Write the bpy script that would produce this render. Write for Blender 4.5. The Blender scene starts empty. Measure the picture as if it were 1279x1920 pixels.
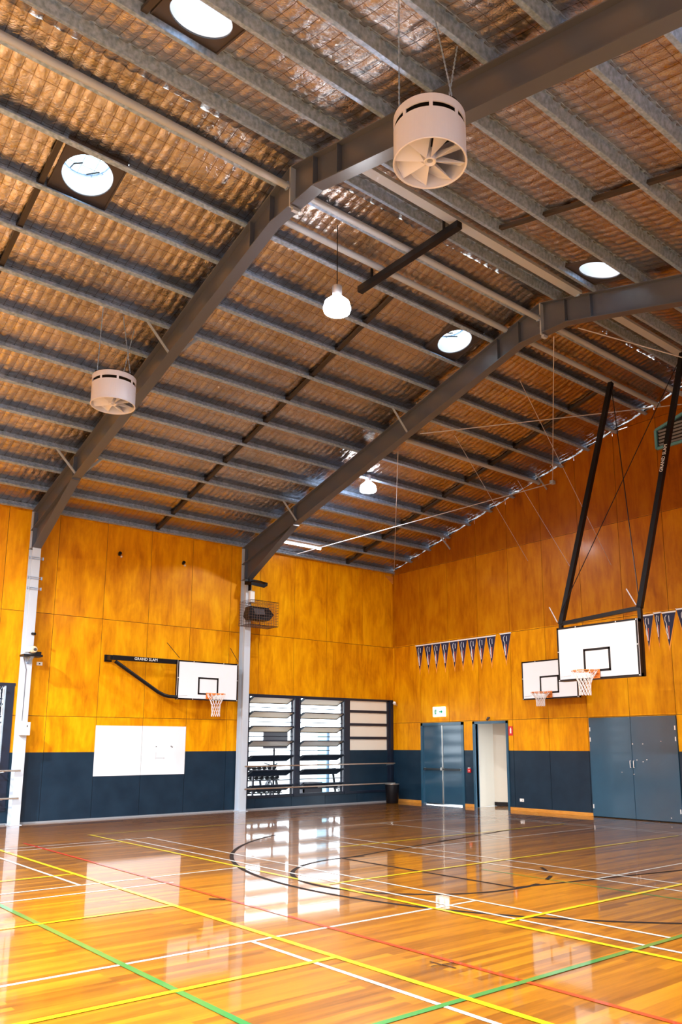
import bpy, math, random
import numpy as np
from mathutils import Vector, Matrix
random.seed(7); rng = np.random.default_rng(7)
S = bpy.context.scene
C = S.collection
# ------------------------------------------------------------------ camera
YAW, PITCH, ROLL = math.radians(49.7211), math.radians(11.1011), math.radians(-0.0842)
f = Vector((math.cos(YAW)*math.cos(PITCH), math.sin(YAW)*math.cos(PITCH), math.sin(PITCH)))
r0 = Vector((math.sin(YAW), -math.cos(YAW), 0)); u0 = r0.cross(f)
r = math.cos(ROLL)*r0 + math.sin(ROLL)*u0; u = -math.sin(ROLL)*r0 + math.cos(ROLL)*u0
cam = bpy.data.objects.new('camera', bpy.data.cameras.new('camera')); C.objects.link(cam)
M = Matrix((r, u, -f)).transposed().to_4x4(); M.translation = Vector((-17.4494, -19.4417, 1.7336))
cam.matrix_world = M
cam.data.sensor_fit = 'VERTICAL'; cam.data.sensor_height = 36; cam.data.sensor_width = 36
cam.data.lens = 1518.96/1920*36
cam.data.shift_x = -(693.43-639.5)/1920; cam.data.shift_y = (1098.17-960)/1920
cam.data.clip_end = 200
S.camera = cam
# ------------------------------------------------------------------ world, exposure
W = bpy.data.worlds.new('sky'); S.world = W; W.use_nodes = True
bg = W.node_tree.nodes['Background']
bg.inputs[0].default_value = (0.80, 0.91, 1.0, 1); bg.inputs[1].default_value = 2.8
S.view_settings.view_transform = 'Standard'; S.view_settings.look = 'None'
S.view_settings.exposure = 1.45; S.view_settings.gamma = 1; S.view_settings.use_curve_mapping = False
LAMP_W = 90; LAMP_FILL = 720

# ------------------------------------------------------------------ helpers
class MB:
    def __init__(s): s.v = []; s.f = []; s.m = []
    def add(s, vs, fs, mi=0):
        n = len(s.v); s.v += [tuple(map(float, q)) for q in vs]
        s.f += [tuple(n+i for i in q) for q in fs]; s.m += [mi]*len(fs); return s
    def box(s, a, b, mi=0):
        x0, x1 = sorted((a[0], b[0])); y0, y1 = sorted((a[1], b[1])); z0, z1 = sorted((a[2], b[2]))
        return s.add([(x0,y0,z0),(x1,y0,z0),(x1,y1,z0),(x0,y1,z0),(x0,y0,z1),(x1,y0,z1),(x1,y1,z1),(x0,y1,z1)],
              [(0,3,2,1),(4,5,6,7),(0,1,5,4),(1,2,6,5),(2,3,7,6),(3,0,4,7)], mi)
    def bar(s, p, q, w, h, up=(0,0,1), mi=0):
        p, q = Vector(p), Vector(q); d = (q-p).normalized(); up = Vector(up)
        if abs(d.dot(up)) > .98: up = Vector((0,1,0))
        a = d.cross(up).normalized(); b = a.cross(d)
        vs = [e+a*(i*w/2)+b*(j*h/2) for e in (p, q) for i, j in ((-1,-1),(1,-1),(1,1),(-1,1))]
        return s.add(vs, [(0,3,2,1),(4,5,6,7),(0,1,5,4),(1,2,6,5),(2,3,7,6),(3,0,4,7)], mi)
    def tube(s, pts, rad, n=10, mi=0, closed=False, cap=True):
        pts = [Vector(p) for p in pts]; k = len(pts); base = len(s.v); prev = None
        for i, p in enumerate(pts):
            if closed: d = pts[(i+1) % k]-pts[i-1]
            else: d = pts[min(i+1, k-1)]-pts[max(i-1, 0)]
            d.normalize()
            if prev is None:
                a = d.cross(Vector((0,0,1)))
                if a.length < .05: a = d.cross(Vector((0,1,0)))
            else: a = prev-d*prev.dot(d)
            a.normalize(); prev = a; b = d.cross(a)
            rr = rad[i] if isinstance(rad, (list, tuple)) else rad
            for j in range(n):
                t = 2*math.pi*j/n; s.v.append(tuple(p+a*(rr*math.cos(t))+b*(rr*math.sin(t))))
        for i in range(k if closed else k-1):
            o, o2 = base+i*n, base+((i+1) % k)*n
            for j in range(n):
                j2 = (j+1) % n; s.f.append((o+j, o+j2, o2+j2, o2+j)); s.m.append(mi)
        if cap and not closed:
            s.f.append(tuple(base+j for j in range(n))[::-1]); s.m.append(mi)
            s.f.append(tuple(base+(k-1)*n+j for j in range(n))); s.m.append(mi)
        return s
    def prism(s, poly, vec, mi=0):
        n = len(poly); vec = Vector(vec); P = [Vector(p) for p in poly]
        return s.add(P+[p+vec for p in P], [tuple(range(n))[::-1], tuple(range(n, 2*n))] +
              [(i, (i+1) % n, n+(i+1) % n, n+i) for i in range(n)], mi)
    def lathe(s, prof, c, n=32, mi=0, axis=(0,0,1)):
        ax = Vector(axis).normalized(); a = ax.cross(Vector((1,0,0)))
        if a.length < .1: a = ax.cross(Vector((0,1,0)))
        a.normalize(); b = ax.cross(a); c = Vector(c); base = len(s.v); k = len(prof)
        for (rr, z) in prof:
            for j in range(n):
                t = 2*math.pi*j/n; s.v.append(tuple(c+ax*z+a*(rr*math.cos(t))+b*(rr*math.sin(t))))
        for i in range(k-1):
            for j in range(n):
                j2 = (j+1) % n; o, o2 = base+i*n, base+(i+1)*n
                s.f.append((o+j, o+j2, o2+j2, o2+j)); s.m.append(mi)
        return s
    def build(s, name, mat, parent=None, smooth=False, origin=None, bevel=0):
        off = Vector((0,0,0)); p = parent
        while p is not None: off += p.location; p = p.parent
        loc = Vector(origin) if origin is not None else None
        me = bpy.data.meshes.new(name)
        tot = off+(loc-off if loc is not None else Vector((0,0,0)))
        if loc is not None: tot = loc
        me.from_pydata([(x-tot.x, y-tot.y, z-tot.z) for x, y, z in s.v], [], s.f)
        mats = mat if isinstance(mat, (list, tuple)) else [mat]
        for m in mats: me.materials.append(m)
        if len(mats) > 1: me.polygons.foreach_set('material_index', s.m)
        if smooth: me.polygons.foreach_set('use_smooth', [True]*len(me.polygons))
        me.update()
        o = bpy.data.objects.new(name, me); C.objects.link(o)
        if parent is not None: o.parent = parent
        if loc is not None: o.location = loc-off
        if bevel:
            b = o.modifiers.new('bevel', 'BEVEL'); b.width = bevel; b.segments = 2; b.limit_method = 'ANGLE'
        if smooth:
            try: me.shade_smooth(); 
            except Exception: pass
            e = o.modifiers.new('split', 'EDGE_SPLIT'); e.split_angle = math.radians(40)
        return o
def tag(o, label=None, cat=None, group=None, kind=None):
    if label: o['label'] = label
    if cat: o['category'] = cat
    if group: o['group'] = group
    if kind: o['kind'] = kind
    return o
def thing(name, label, cat, loc, group=None, kind=None):
    o = bpy.data.objects.new(name, None); C.objects.link(o); o.location = loc; o.empty_display_size = .1
    return tag(o, label, cat, group, kind)
def copy_tree(o, parent=None):
    c = o.copy(); C.objects.link(c)
    if parent is not None: c.parent = parent
    for ch in list(o.children): copy_tree(ch, c)
    return c
def lettering(text, size, right, up, pos, mat, parent, name='lettering', ext=.0015):
    cu = bpy.data.curves.new(name, 'FONT'); cu.body = text; cu.size = size; cu.align_x = 'CENTER'; cu.align_y = 'CENTER'
    cu.extrude = ext; cu.resolution_u = 2
    t = bpy.data.objects.new('tmp', cu); C.objects.link(t)
    dg = bpy.context.evaluated_depsgraph_get(); me = bpy.data.meshes.new_from_object(t.evaluated_get(dg))
    bpy.data.objects.remove(t)
    right = Vector(right).normalized(); up = Vector(up).normalized(); n = right.cross(up)
    off = Vector((0,0,0)); p = parent
    while p is not None: off += p.location; p = p.parent
    pos = Vector(pos)-off
    for v in me.vertices: v.co = pos+right*v.co.x+up*v.co.y+n*v.co.z
    me.materials.clear(); me.materials.append(mat); me.name = name
    o = bpy.data.objects.new(name, me); C.objects.link(o); o.parent = parent
    return o

# ------------------------------------------------------------------ materials
def mat(name, col, rough=.5, metal=0, coat=0, spec=.5, emit=None, es=0):
    m = bpy.data.materials.new(name); m.use_nodes = True
    b = m.node_tree.nodes['Principled BSDF']
    b.inputs['Base Color'].default_value = (*col, 1); b.inputs['Roughness'].default_value = rough
    b.inputs['Metallic'].default_value = metal; b.inputs['Coat Weight'].default_value = coat
    b.inputs['Coat Roughness'].default_value = .08
    b.inputs['Specular IOR Level'].default_value = spec
    if emit: b.inputs['Emission Color'].default_value = (*emit, 1); b.inputs['Emission Strength'].default_value = es
    return m
def N(m, t, **kw):
    n = m.node_tree.nodes.new(t)
    for k, v in kw.items():
        if hasattr(n, k): setattr(n, k, v)
        else: n.inputs[k].default_value = v
    return n
def L(m, a, b): m.node_tree.links.new(a, b)
def ramp(m, stops):
    n = m.node_tree.nodes.new('ShaderNodeValToRGB'); e = n.color_ramp.elements
    while len(e) < len(stops): e.new(.5)
    for el, (p, c) in zip(e, stops): el.position = p; el.color = (*c, 1)
    return n
def mottled(name, c1, c2, scale, rough=.5, metal=0, coat=0, bump=0, rough2=None, spec=.5, stretch=(1,1,1), detail=4):
    m = mat(name, c1, rough, metal, coat, spec); b = m.node_tree.nodes['Principled BSDF']
    tc = N(m, 'ShaderNodeTexCoord'); mp = N(m, 'ShaderNodeMapping'); mp.inputs['Scale'].default_value = stretch
    L(m, tc.outputs['Object'], mp.inputs[0])
    n = N(m, 'ShaderNodeTexNoise', Scale=scale, Detail=detail); L(m, mp.outputs[0], n.inputs['Vector'])
    rp = ramp(m, [(.32, c1), (.68, c2)]); L(m, n.outputs[0], rp.inputs[0]); L(m, rp.outputs[0], b.inputs['Base Color'])
    if rough2 is not None:
        mr = N(m, 'ShaderNodeMapRange'); mr.inputs[3].default_value = rough; mr.inputs[4].default_value = rough2
        L(m, n.outputs[0], mr.inputs[0]); L(m, mr.outputs[0], b.inputs['Roughness'])
    if bump:
        bp = N(m, 'ShaderNodeBump', Strength=bump, Distance=.01); L(m, n.outputs[0], bp.inputs['Height'])
        L(m, bp.outputs[0], b.inputs['Normal'])
    return m
def plywood(axis, off, name='varnished_plywood', rows=(1,1,1,1,1)):
    m = mat(name, (.7,.3,.02), .42, 0, .06, .12); b = m.node_tree.nodes['Principled BSDF']
    b.inputs['Coat Roughness'].default_value = .16
    g = N(m, 'ShaderNodeNewGeometry'); sp = N(m, 'ShaderNodeSeparateXYZ'); L(m, g.outputs['Position'], sp.inputs[0])
    def mth(op, a, c=None):
        n = N(m, 'ShaderNodeMath', operation=op)
        if hasattr(a, 'links'): L(m, a, n.inputs[0])
        else: n.inputs[0].default_value = a
        if c is not None:
            if hasattr(c, 'links'): L(m, c, n.inputs[1])
            else: n.inputs[1].default_value = c
        return n.outputs[0]
    h = sp.outputs[axis]
    ix = mth('FLOOR', mth('DIVIDE', mth('SUBTRACT', h, off), 1.2)); iz = mth('FLOOR', mth('DIVIDE', sp.outputs[2], 2.4))
    cb = N(m, 'ShaderNodeCombineXYZ'); L(m, ix, cb.inputs[0]); L(m, iz, cb.inputs[1])
    wn = N(m, 'ShaderNodeTexWhiteNoise'); L(m, cb.outputs[0], wn.inputs['Vector'])
    sc = N(m, 'ShaderNodeVectorMath', operation='SCALE'); L(m, wn.outputs['Color'], sc.inputs[0]); sc.inputs['Scale'].default_value = 40
    ad = N(m, 'ShaderNodeVectorMath', operation='ADD'); L(m, g.outputs['Position'], ad.inputs[0]); L(m, sc.outputs[0], ad.inputs[1])
    mp = N(m, 'ShaderNodeMapping'); mp.inputs['Scale'].default_value = (1.6,1.6,.62); L(m, ad.outputs[0], mp.inputs[0])
    n1 = N(m, 'ShaderNodeTexNoise', Scale=1.5, Detail=5, Roughness=.62, Distortion=.35); L(m, mp.outputs[0], n1.inputs['Vector'])
    mp2 = N(m, 'ShaderNodeMapping'); mp2.inputs['Scale'].default_value = (6,6,.7); L(m, ad.outputs[0], mp2.inputs[0])
    n2 = N(m, 'ShaderNodeTexNoise', Scale=2.2, Detail=6, Roughness=.6); L(m, mp2.outputs[0], n2.inputs['Vector'])
    mix = mth('ADD', mth('MULTIPLY', n1.outputs[0], .68), mth('MULTIPLY', n2.outputs[0], .32))
    mix = mth('ADD', mix, mth('MULTIPLY', mth('SUBTRACT', wn.outputs['Value'], .5), .05))
    rp = ramp(m, [(.30, (.44,.13,.0008)), (.46, (.66,.25,.001)), (.58, (.80,.35,.0015)), (.75, (.90,.47,.008))])
    L(m, mix, rp.inputs[0]); L(m, rp.outputs[0], b.inputs['Base Color'])
    # small dark plugs and knots
    vo = N(m, 'ShaderNodeTexVoronoi', Scale=2.3); L(m, ad.outputs[0], vo.inputs['Vector'])
    kr = ramp(m, [(.0, (.35,.2,.1)), (.035, (1,1,1))]); L(m, vo.outputs['Distance'], kr.inputs[0])
    mx = N(m, 'ShaderNodeMixRGB', blend_type='MULTIPLY'); mx.inputs[0].default_value = .6
    L(m, rp.outputs[0], mx.inputs[1]); L(m, kr.outputs[0], mx.inputs[2]); L(m, mx.outputs[0], b.inputs['Base Color'])
    # tone per course; darker upper gable courses paint in the fading light
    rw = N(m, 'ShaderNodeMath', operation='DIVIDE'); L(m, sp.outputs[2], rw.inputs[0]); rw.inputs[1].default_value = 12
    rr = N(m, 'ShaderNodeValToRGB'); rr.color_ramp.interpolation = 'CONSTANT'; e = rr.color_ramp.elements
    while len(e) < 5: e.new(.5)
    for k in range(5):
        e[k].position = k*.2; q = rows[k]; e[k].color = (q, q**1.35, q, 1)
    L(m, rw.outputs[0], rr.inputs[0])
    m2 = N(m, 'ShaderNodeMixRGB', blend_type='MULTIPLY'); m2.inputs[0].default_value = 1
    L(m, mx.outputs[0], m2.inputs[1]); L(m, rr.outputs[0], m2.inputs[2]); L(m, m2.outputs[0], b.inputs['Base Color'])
    bp = N(m, 'ShaderNodeBump', Strength=.08, Distance=.02); L(m, n1.outputs[0], bp.inputs['Height']); L(m, bp.outputs[0], b.inputs['Normal'])
    return m
def timber_floor():
    m = mat('varnished_floorboards', (.4,.16,.04), .3, 0, .9); b = m.node_tree.nodes['Principled BSDF']
    b.inputs['Coat Roughness'].default_value = .045; b.inputs['Coat IOR'].default_value = 1.42
    g = N(m, 'ShaderNodeNewGeometry')
    br = N(m, 'ShaderNodeTexBrick', offset=.37, squash=1.0)
    br.inputs['Color1'].default_value = (0,0,0,1); br.inputs['Color2'].default_value = (1,1,1,1); br.inputs['Mortar'].default_value = (.3,.3,.3,1)
    br.inputs['Scale'].default_value = 1; br.inputs['Mortar Size'].default_value = .0008; br.inputs['Bias'].default_value = 0
    br.inputs['Brick Width'].default_value = 2.1; br.inputs['Row Height'].default_value = .082
    L(m, g.outputs['Position'], br.inputs['Vector'])
    mp = N(m, 'ShaderNodeMapping'); mp.inputs['Scale'].default_value = (.35,6,1); L(m, g.outputs['Position'], mp.inputs[0])
    n1 = N(m, 'ShaderNodeTexNoise', Scale=2.2, Detail=5, Roughness=.6); L(m, mp.outputs[0], n1.inputs['Vector'])
    mp2 = N(m, 'ShaderNodeMapping'); mp2.inputs['Scale'].default_value = (1.5,40,1); L(m, g.outputs['Position'], mp2.inputs[0])
    n2 = N(m, 'ShaderNodeTexNoise', Scale=2, Detail=3); L(m, mp2.outputs[0], n2.inputs['Vector'])
    def mth(op, a, c):
        n = N(m, 'ShaderNodeMath', operation=op); L(m, a, n.inputs[0])
        if hasattr(c, 'links'): L(m, c, n.inputs[1])
        else: n.inputs[1].default_value = c
        return n.outputs[0]
    k = mth('ADD', mth('ADD', mth('MULTIPLY', br.outputs['Color'], .27), mth('MULTIPLY', n1.outputs[0], .58)), mth('MULTIPLY', n2.outputs[0], .18))
    rp = ramp(m, [(.22, (.06,.019,.0015)), (.40, (.17,.058,.003)), (.62, (.33,.125,.005)), (.88, (.48,.205,.010))])
    L(m, k, rp.inputs[0]); L(m, rp.outputs[0], b.inputs['Base Color'])
    bp = N(m, 'ShaderNodeBump', Strength=.02, Distance=.01); L(m, n1.outputs[0], bp.inputs['Height']); L(m, bp.outputs[0], b.inputs['Coat Normal'])
    return m
def foil_mat():
    m = mat('foil_blanket', (.5,.5,.5), .2, 1); b = m.node_tree.nodes['Principled BSDF']
    g = N(m, 'ShaderNodeNewGeometry')
    n1 = N(m, 'ShaderNodeTexNoise', Scale=1.1, Detail=3); L(m, g.outputs['Position'], n1.inputs['Vector'])
    rp = ramp(m, [(.3, (.44,.41,.38)), (.7, (.64,.60,.58))]); L(m, n1.outputs[0], rp.inputs[0])
    # mesh wires pressed into the blanket: 150 mm by 283 mm
    sp = N(m, 'ShaderNodeSeparateXYZ'); L(m, g.outputs['Position'], sp.inputs[0])
    def stripe(sock, pitch, off, w):
        a = N(m, 'ShaderNodeMath', operation='SUBTRACT'); L(m, sock, a.inputs[0]); a.inputs[1].default_value = off
        d = N(m, 'ShaderNodeMath', operation='PINGPONG'); L(m, a.outputs[0], d.inputs[0]); d.inputs[1].default_value = pitch/2
        c = N(m, 'ShaderNodeMath', operation='LESS_THAN'); L(m, d.outputs[0], c.inputs[0]); c.inputs[1].default_value = w
        return c.outputs[0]
    s1 = stripe(sp.outputs[0],  .15, 0, .0045); s2 = stripe(sp.outputs[1], .85/3, -.1, .0045)
    mx = N(m, 'ShaderNodeMath', operation='MAXIMUM'); L(m, s1, mx.inputs[0]); L(m, s2, mx.inputs[1])
    mc = N(m, 'ShaderNodeMixRGB'); L(m, mx.outputs[0], mc.inputs[0]); L(m, rp.outputs[0], mc.inputs[1]); mc.inputs[2].default_value = (.24,.18,.14,1)
    L(m, mc.outputs[0], b.inputs['Base Color'])
    v = N(m, 'ShaderNodeTexVoronoi', Scale=7, feature='F1'); L(m, g.outputs['Position'], v.inputs['Vector'])
    n2 = N(m, 'ShaderNodeTexNoise', Scale=11, Detail=6, Roughness=.6, Distortion=2.2); L(m, g.outputs['Position'], n2.inputs['Vector'])
    ad = N(m, 'ShaderNodeMath', operation='ADD'); L(m, v.outputs['Distance'], ad.inputs[0]); L(m, n2.outputs[0], ad.inputs[1])
    bp = N(m, 'ShaderNodeBump', Strength=.38, Distance=.03); L(m, ad.outputs[0], bp.inputs['Height']); L(m, bp.outputs[0], b.inputs['Normal'])
    return m
PLYX = plywood(0, -10.856, rows=(1,.98,1,1,1)); PLYY = plywood(1, -1.276, 'varnished_plywood_gable_shaded', (1,.9,.60,.42,.38))  # gable tone drops course by course: shade put into the colour
NAVY = mottled('navy_paint', (.005,.019,.038), (.009,.028,.052), 2.5, .36, 0, .06, spec=.3)
FLOOR = timber_floor(); FOIL = foil_mat()
GALV = mottled('galvanised_steel', (.20,.31,.48), (.41,.56,.80), 20, .32, .42, rough2=.5)
TAUPE = mat('taupe_painted_steel', (.078,.092,.122), .32)
COLW = mat('off_white_painted_steel', (.50,.56,.64), .4)
PIPE = mat('grey_painted_pipe', (.36,.42,.50), .35)
BLACK = mat('black_painted_steel', (.004,.004,.006), .4, spec=.25)
BRIDGE = mat('dark_bridging_steel', (.03,.024,.02), .5)
WHITE = mat('white_board_face', (.78,.82,.88), .25, 0, .3)
WHITEP = mat('white_plastic', (.8,.8,.79), .4)
FANW = mat('fan_white_enamel', (.62,.67,.82), .38)
FRAMEB = mat('navy_window_frame', (.005,.012,.03), .4)
DOORB = mottled('blue_door_paint', (.016,.070,.125), (.020,.082,.145), 1.6, .24, 0, .3)
DOORG = mottled('glossy_blue_door_paint', (.012,.060,.115), (.016,.072,.130), 1.6, .2, 0, 1); DOORG.node_tree.nodes['Principled BSDF'].inputs['Coat Roughness'].default_value = .12
DOORD = mat('dark_gap', (.01,.01,.012), .8)
CREAM = mat('cream_panel', (.84,.80,.70), .5)
CORR = mat('cream_corridor_wall', (.62,.55,.45), .6)
CHROME = mat('brushed_steel', (.62,.60,.56), .28, .9)
NET = mat('white_net_cord', (.82,.78,.76), .7)
ORANGE = mat('orange_rim_paint', (.75,.22,.03), .4)
ROPE = mat('pale_rope', (.52,.54,.60), .6)
TIMB = mottled('timber_skirting', (.55,.22,.03), (.68,.30,.05), 5, .3, 0, .5, stretch=(1,1,4))
RED = mat('red_sign', (.65,.02,.02), .4); GREEN = mat('green_sign', (.0,.42,.22), .4)
LINEM = {'yellow': mat('yellow_line_paint', (.70,.52,.005), .3, 0, .8), 'white': mat('white_line_paint', (.62,.60,.55), .3, 0, .8),
  'green': mat('green_line_paint', (.018,.17,.035), .3, 0, .8), 'red': mat('red_line_paint', (.52,.028,.008), .3, 0, .8),
  'black': mat('black_line_paint', (.012,.008,.008), .7, 0, 0, .1)}
for k in LINEM.values(): k.node_tree.nodes['Principled BSDF'].inputs['Coat Roughness'].default_value = .045
NAVYC = mat('navy_cloth', (.008,.012,.05), .7); WCLOTH = mat('white_cloth', (.75,.76,.8), .7)
RCLOTH = mat('red_cloth', (.55,.10,.05), .7); OCLOTH = mat('orange_cloth', (.85,.33,.03), .7)
DARKB = mat('dark_louvre_glass', (.006,.014,.032), .85, spec=.08)
BLADE = mat('cream_louvre_glass', (.50,.41,.30), .4)
CONC = mat('pale_concrete', (.55,.55,.55), .8); GREYP = mat('grey_plastic', (.06,.055,.065), .5)
BLIND = mat('grey_vent_slat', (.22,.23,.26), .4); TEAL = mat('teal_vent_frame', (.10,.32,.40), .4)
LAMPE = mat('lit_lamp_lens', (1,1,1), .4, emit=(.93,.95,1), es=60)
LAMPR = mat('glowing_prismatic_refractor', (.9,.9,.92), .3, emit=(.9,.94,1), es=14)
TUBEE = mat('lit_tube_lens', (1,.97,.95), .4, emit=(1,.93,.88), es=3.2)
REFL = mat('spun_aluminium', (.6,.6,.62), .3, .9)
DOME = bpy.data.materials.new('frosted_skylight_dome'); DOME.use_nodes = True
nt = DOME.node_tree; nt.nodes.clear(); o_ = nt.nodes.new('ShaderNodeOutputMaterial'); t_ = nt.nodes.new('ShaderNodeBsdfTransparent')
t_.inputs[0].default_value = (.40,.47,.50,1); nt.links.new(t_.outputs[0], o_.inputs[0])
SHAFT = mat('white_shaft_lining', (.85,.88,.9), .5)

# ------------------------------------------------------------------ roof geometry
RY, MS = 10.7, .268
CA = 1/math.sqrt(1+MS*MS); SA = MS*CA
def zp(s): return 7.2+MS*s                  # underside of the purlins at distance s from the eave
def yside(s, side): return -s if side == 0 else -(2*RY-s)
FX = [-17.26, -11.46, -5.66]                # portal frames
PS = [.1+.85*k for k in range(12)]+[10.3]
SKY = [(-13.92,-12.375,'at the top edge of the picture, above the ridge pipe'),(-13.90,-9.025,'over the left bay, lower on the slope by the round fan'),
       (-6.36,-9.025,'left of the far beam between two purlins'),(-6.27,-12.375,'right of the ridge above the far beam')]
HS = .42
# ------------------------------------------------------------------ floor
b = MB(); b.box((-30,-26,-.2),(0,0,0)); b.box((0,-4.7,-.2),(3.2,-3.4,-.004))
FL = tag(b.build('floor', FLOOR), kind='structure')
zc = [.0015]
def line(col, p, q, w=.05, label=None):
    zc[0] += .00012; z = zc[0]
    p, q = Vector((*p,z)), Vector((*q,z)); d = (q-p).normalized(); a = Vector((-d.y,d.x,0))*w/2
    m = MB(); m.add([p-a,q-a,q+a,p+a], [(0,1,2,3)])
    o = m.build('court_line', LINEM[col], FL); o['label'] = label or (col+' painted court line'); return o
def arc(col, c, rad, a0, a1, w=.05, label=None):
    zc[0] += .00012; z = zc[0]; m = MB(); n = 72; vs = []
    for i in range(n+1):
        t = math.radians(a0+(a1-a0)*i/n)
        for rr in (rad-w/2, rad+w/2): vs.append((c[0]+rr*math.cos(t), c[1]+rr*math.sin(t), z))
    m.add(vs, [(2*i,2*i+1,2*i+3,2*i+2) for i in range(n)])
    o = m.build('court_arc', LINEM[col], FL); o['label'] = label or (col+' painted court arc'); return o
line('black', (-9.28,-9.14), (-3.45,-7.9), .06, 'black slanting edge of the free throw lane, window side')
line('black', (-9.28,-12.57), (-3.45,-13.8), .06, 'black slanting edge of the free throw lane, nearer side')
line('black', (-9.27,-9.14), (-9.27,-12.57), .06, 'black free throw line')
arc('black', (-9.27,-10.86), 1.77, 76, 284, .065, 'black free throw half circle')
arc('black', (-5.42,-10.85), 5.89, 118, 242, .065, 'large black three point arc')
line('green', (-8.47,-11.3), (-8.47,-14.6), .04)
for y, a, c_ in ((-12.83,-24,-10.28),(-8.9,-24,-11.02),(-9.45,-24,-12.3),(-8.95,-7.62,-2.4),(-12.84,-7.98,0),(-5.15,-6.8,-2.9),(-4.48,-13,-10.2),(-4.85,-13,-11),(-7.3,-12.3,-10.9)):
    if y == -7.3: continue
    line('white', (a,y), (c_,y), .045 if a < -20 else .04)
for x, a, c_ in ((-13.25,-12.83,-25),(-13.3,-4.3,-8.92),(-10.71,-4.4,-24),(-10.28,-4.4,-15.22),(-7.98,-6.6,-14.6),(-7.5,-6.6,-14.2),(-5.08,-5.13,-9),(-2.17,-4.7,-11.2),(-1.95,-4.7,-11.4)):
    line('white', (x,a), (x,c_), .045)
line('red', (-12.38,-3.8), (-12.38,-24), .05)
line('green', (-14.46,-4), (-14.46,-24), .06); line('green', (-13.95,-15.24), (0,-15.24), .06)
for x0, y0, x1, y1 in ((-13.01,-3.2,-13.01,-24),(-10.95,-3.25,-10.95,-24),(-11.0,-3.25,-7.2,-3.25),(-24,-10.86,-13.03,-10.86),(-10.95,-10.88,-2.4,-10.88),
                       (-24,-13.77,-13.01,-13.77),(-10.93,-13.79,0,-13.79),(-24,-7.95,-13.01,-7.95),(-8.7,-8.0,-2.1,-8.0)):
    line('yellow', (x0,y0), (x1,y1), .06 if x0 != -11.0 else .05)
def mark(p, q, w, lab): line('black', p, q, w, lab)
mark((-12.53,-14.38),(-12.51,-14.66),.014,'short black tape mark crossing another'); mark((-12.62,-14.49),(-12.40,-14.53),.014,'short black tape mark crossing another')
mark((-12.53,-10.78),(-12.40,-10.93),.05,'small dark floor plate'); mark((-6.55,-8.48),(-6.2,-8.5),.05,'small dark floor plate')
mark((-7.72,-11.75),(-7.92,-12.0),.05,'short dark red tape dash'); mark((-8.22,-12.3),(-8.5,-12.45),.05,'short dark red tape dash')

# ------------------------------------------------------------------ walls
def wall_cells(us, zs, holes, top=None):
    """us, zs: [(value, is_joint)]; yields (u0,u1,z0,z1,insets)"""
    us = sorted(us); zs = sorted(zs)
    for (a, ja), (c, jc) in zip(us, us[1:]):
        for (z0, jz0), (z1, jz1) in zip(zs, zs[1:]):
            m, n = (a+c)/2, (z0+z1)/2
            if any(h[0] < m < h[1] and h[2] < n < h[3] for h in holes): continue
            g = .0055
            yield a+g*ja, c-g*jc, z0+g*jz0, z1-g*jz1
def addbp(bp, vals):
    for v in vals:
        if all(abs(v-x[0]) > 1e-4 for x in bp): bp.append((v, 0))
    return bp
# side wall (plane y = 0)
m = MB()
holesL = [(-17.1,-11.62,.3,3.12),(-5.42,-.02,.3,3.12)]
js = [-10.856+1.2*k for k in range(5)]+[-5.09+1.2*k for k in range(5)]+[-12.05-1.2*k for k in range(12)]
us = [(j,1) for j in js]; addbp(us, [-26,-17.1,-11.62,-5.42,-.02,0])
zs = [(2.4,1),(4.8,1)]; addbp(zs, [0,.3,1.57,3.12,7.42])
for a, c, z0, z1 in wall_cells(us, zs, holesL): m.box((a,0,z0),(c,.012,z1), 1 if z1 < 1.6 else 0)
for a, c, z0, z1 in wall_cells([(-26,0),(-17.1,0),(-11.62,0),(-5.42,0),(-.02,0),(0.2,0)], [(0,0),(.3,0),(3.12,0),(7.42,0)], holesL): m.box((a,.0125,z0),(c,.16,z1), 2)
tag(m.build('wall_left', [PLYX, NAVY, DOORD]), kind='structure')
m = MB(); m.box((-26,-.02,0),(0,0,.035)); tag(m.build('baseboard_left', mat('grey_base_strip', (.25,.27,.30), .4)), kind='structure')
# gable wall (plane x = 0)
D1, D2, D3 = (-3.05,-1.27), (-4.71,-3.41), (-9.68,-7.32)
m = MB(); holesG = [(*D1,-1,2.38),(*D2,-1,2.38),(*D3,-1,2.385)]
us = [(-.076-1.2*k,1) for k in range(18)]; addbp(us, [0,-21.4,-10.7,*D1,*D2,*D3,-8.955,-12.445])
zs = [(2.4,1),(4.8,1),(7.2,1)]; addbp(zs, [0,1.57,2.38,2.385])
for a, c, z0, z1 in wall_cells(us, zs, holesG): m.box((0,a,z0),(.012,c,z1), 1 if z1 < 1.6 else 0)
def lt(y): s_ = -y if y > -RY else 2*RY+y; return zp(s_)+.118
zs2 = [7.2,9.6,12]
us.sort()
for (a, ja), (c, jc) in zip(us, us[1:]):
    for z0, z1 in zip(zs2, zs2[1:]):
        g = .0055; aa, cc = a+g*ja, c-g*jc
        ta, tc = min(z1-g, lt(aa)), min(z1-g, lt(cc)); zz = z0+g
        if max(ta, tc) <= zz: continue
        ta, tc = max(ta, zz), max(tc, zz)
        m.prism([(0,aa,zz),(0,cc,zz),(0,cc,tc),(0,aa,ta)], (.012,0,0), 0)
for a, c, z0, z1 in wall_cells([(-21.4,0),(D3[0],0),(D3[1],0),(D2[0],0),(D2[1],0),(D1[0],0),(D1[1],0),(.2,0)], [(0,0),(2.38,0),(7.2,0)], holesG): m.box((.0125,a,z0),(.1,c,z1), 2)
m.prism([(.0125,0,7.2),(.0125,-21.4,7.2),(.0125,-RY,zp(RY)+.02)], (.08,0,0), 2)
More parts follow.
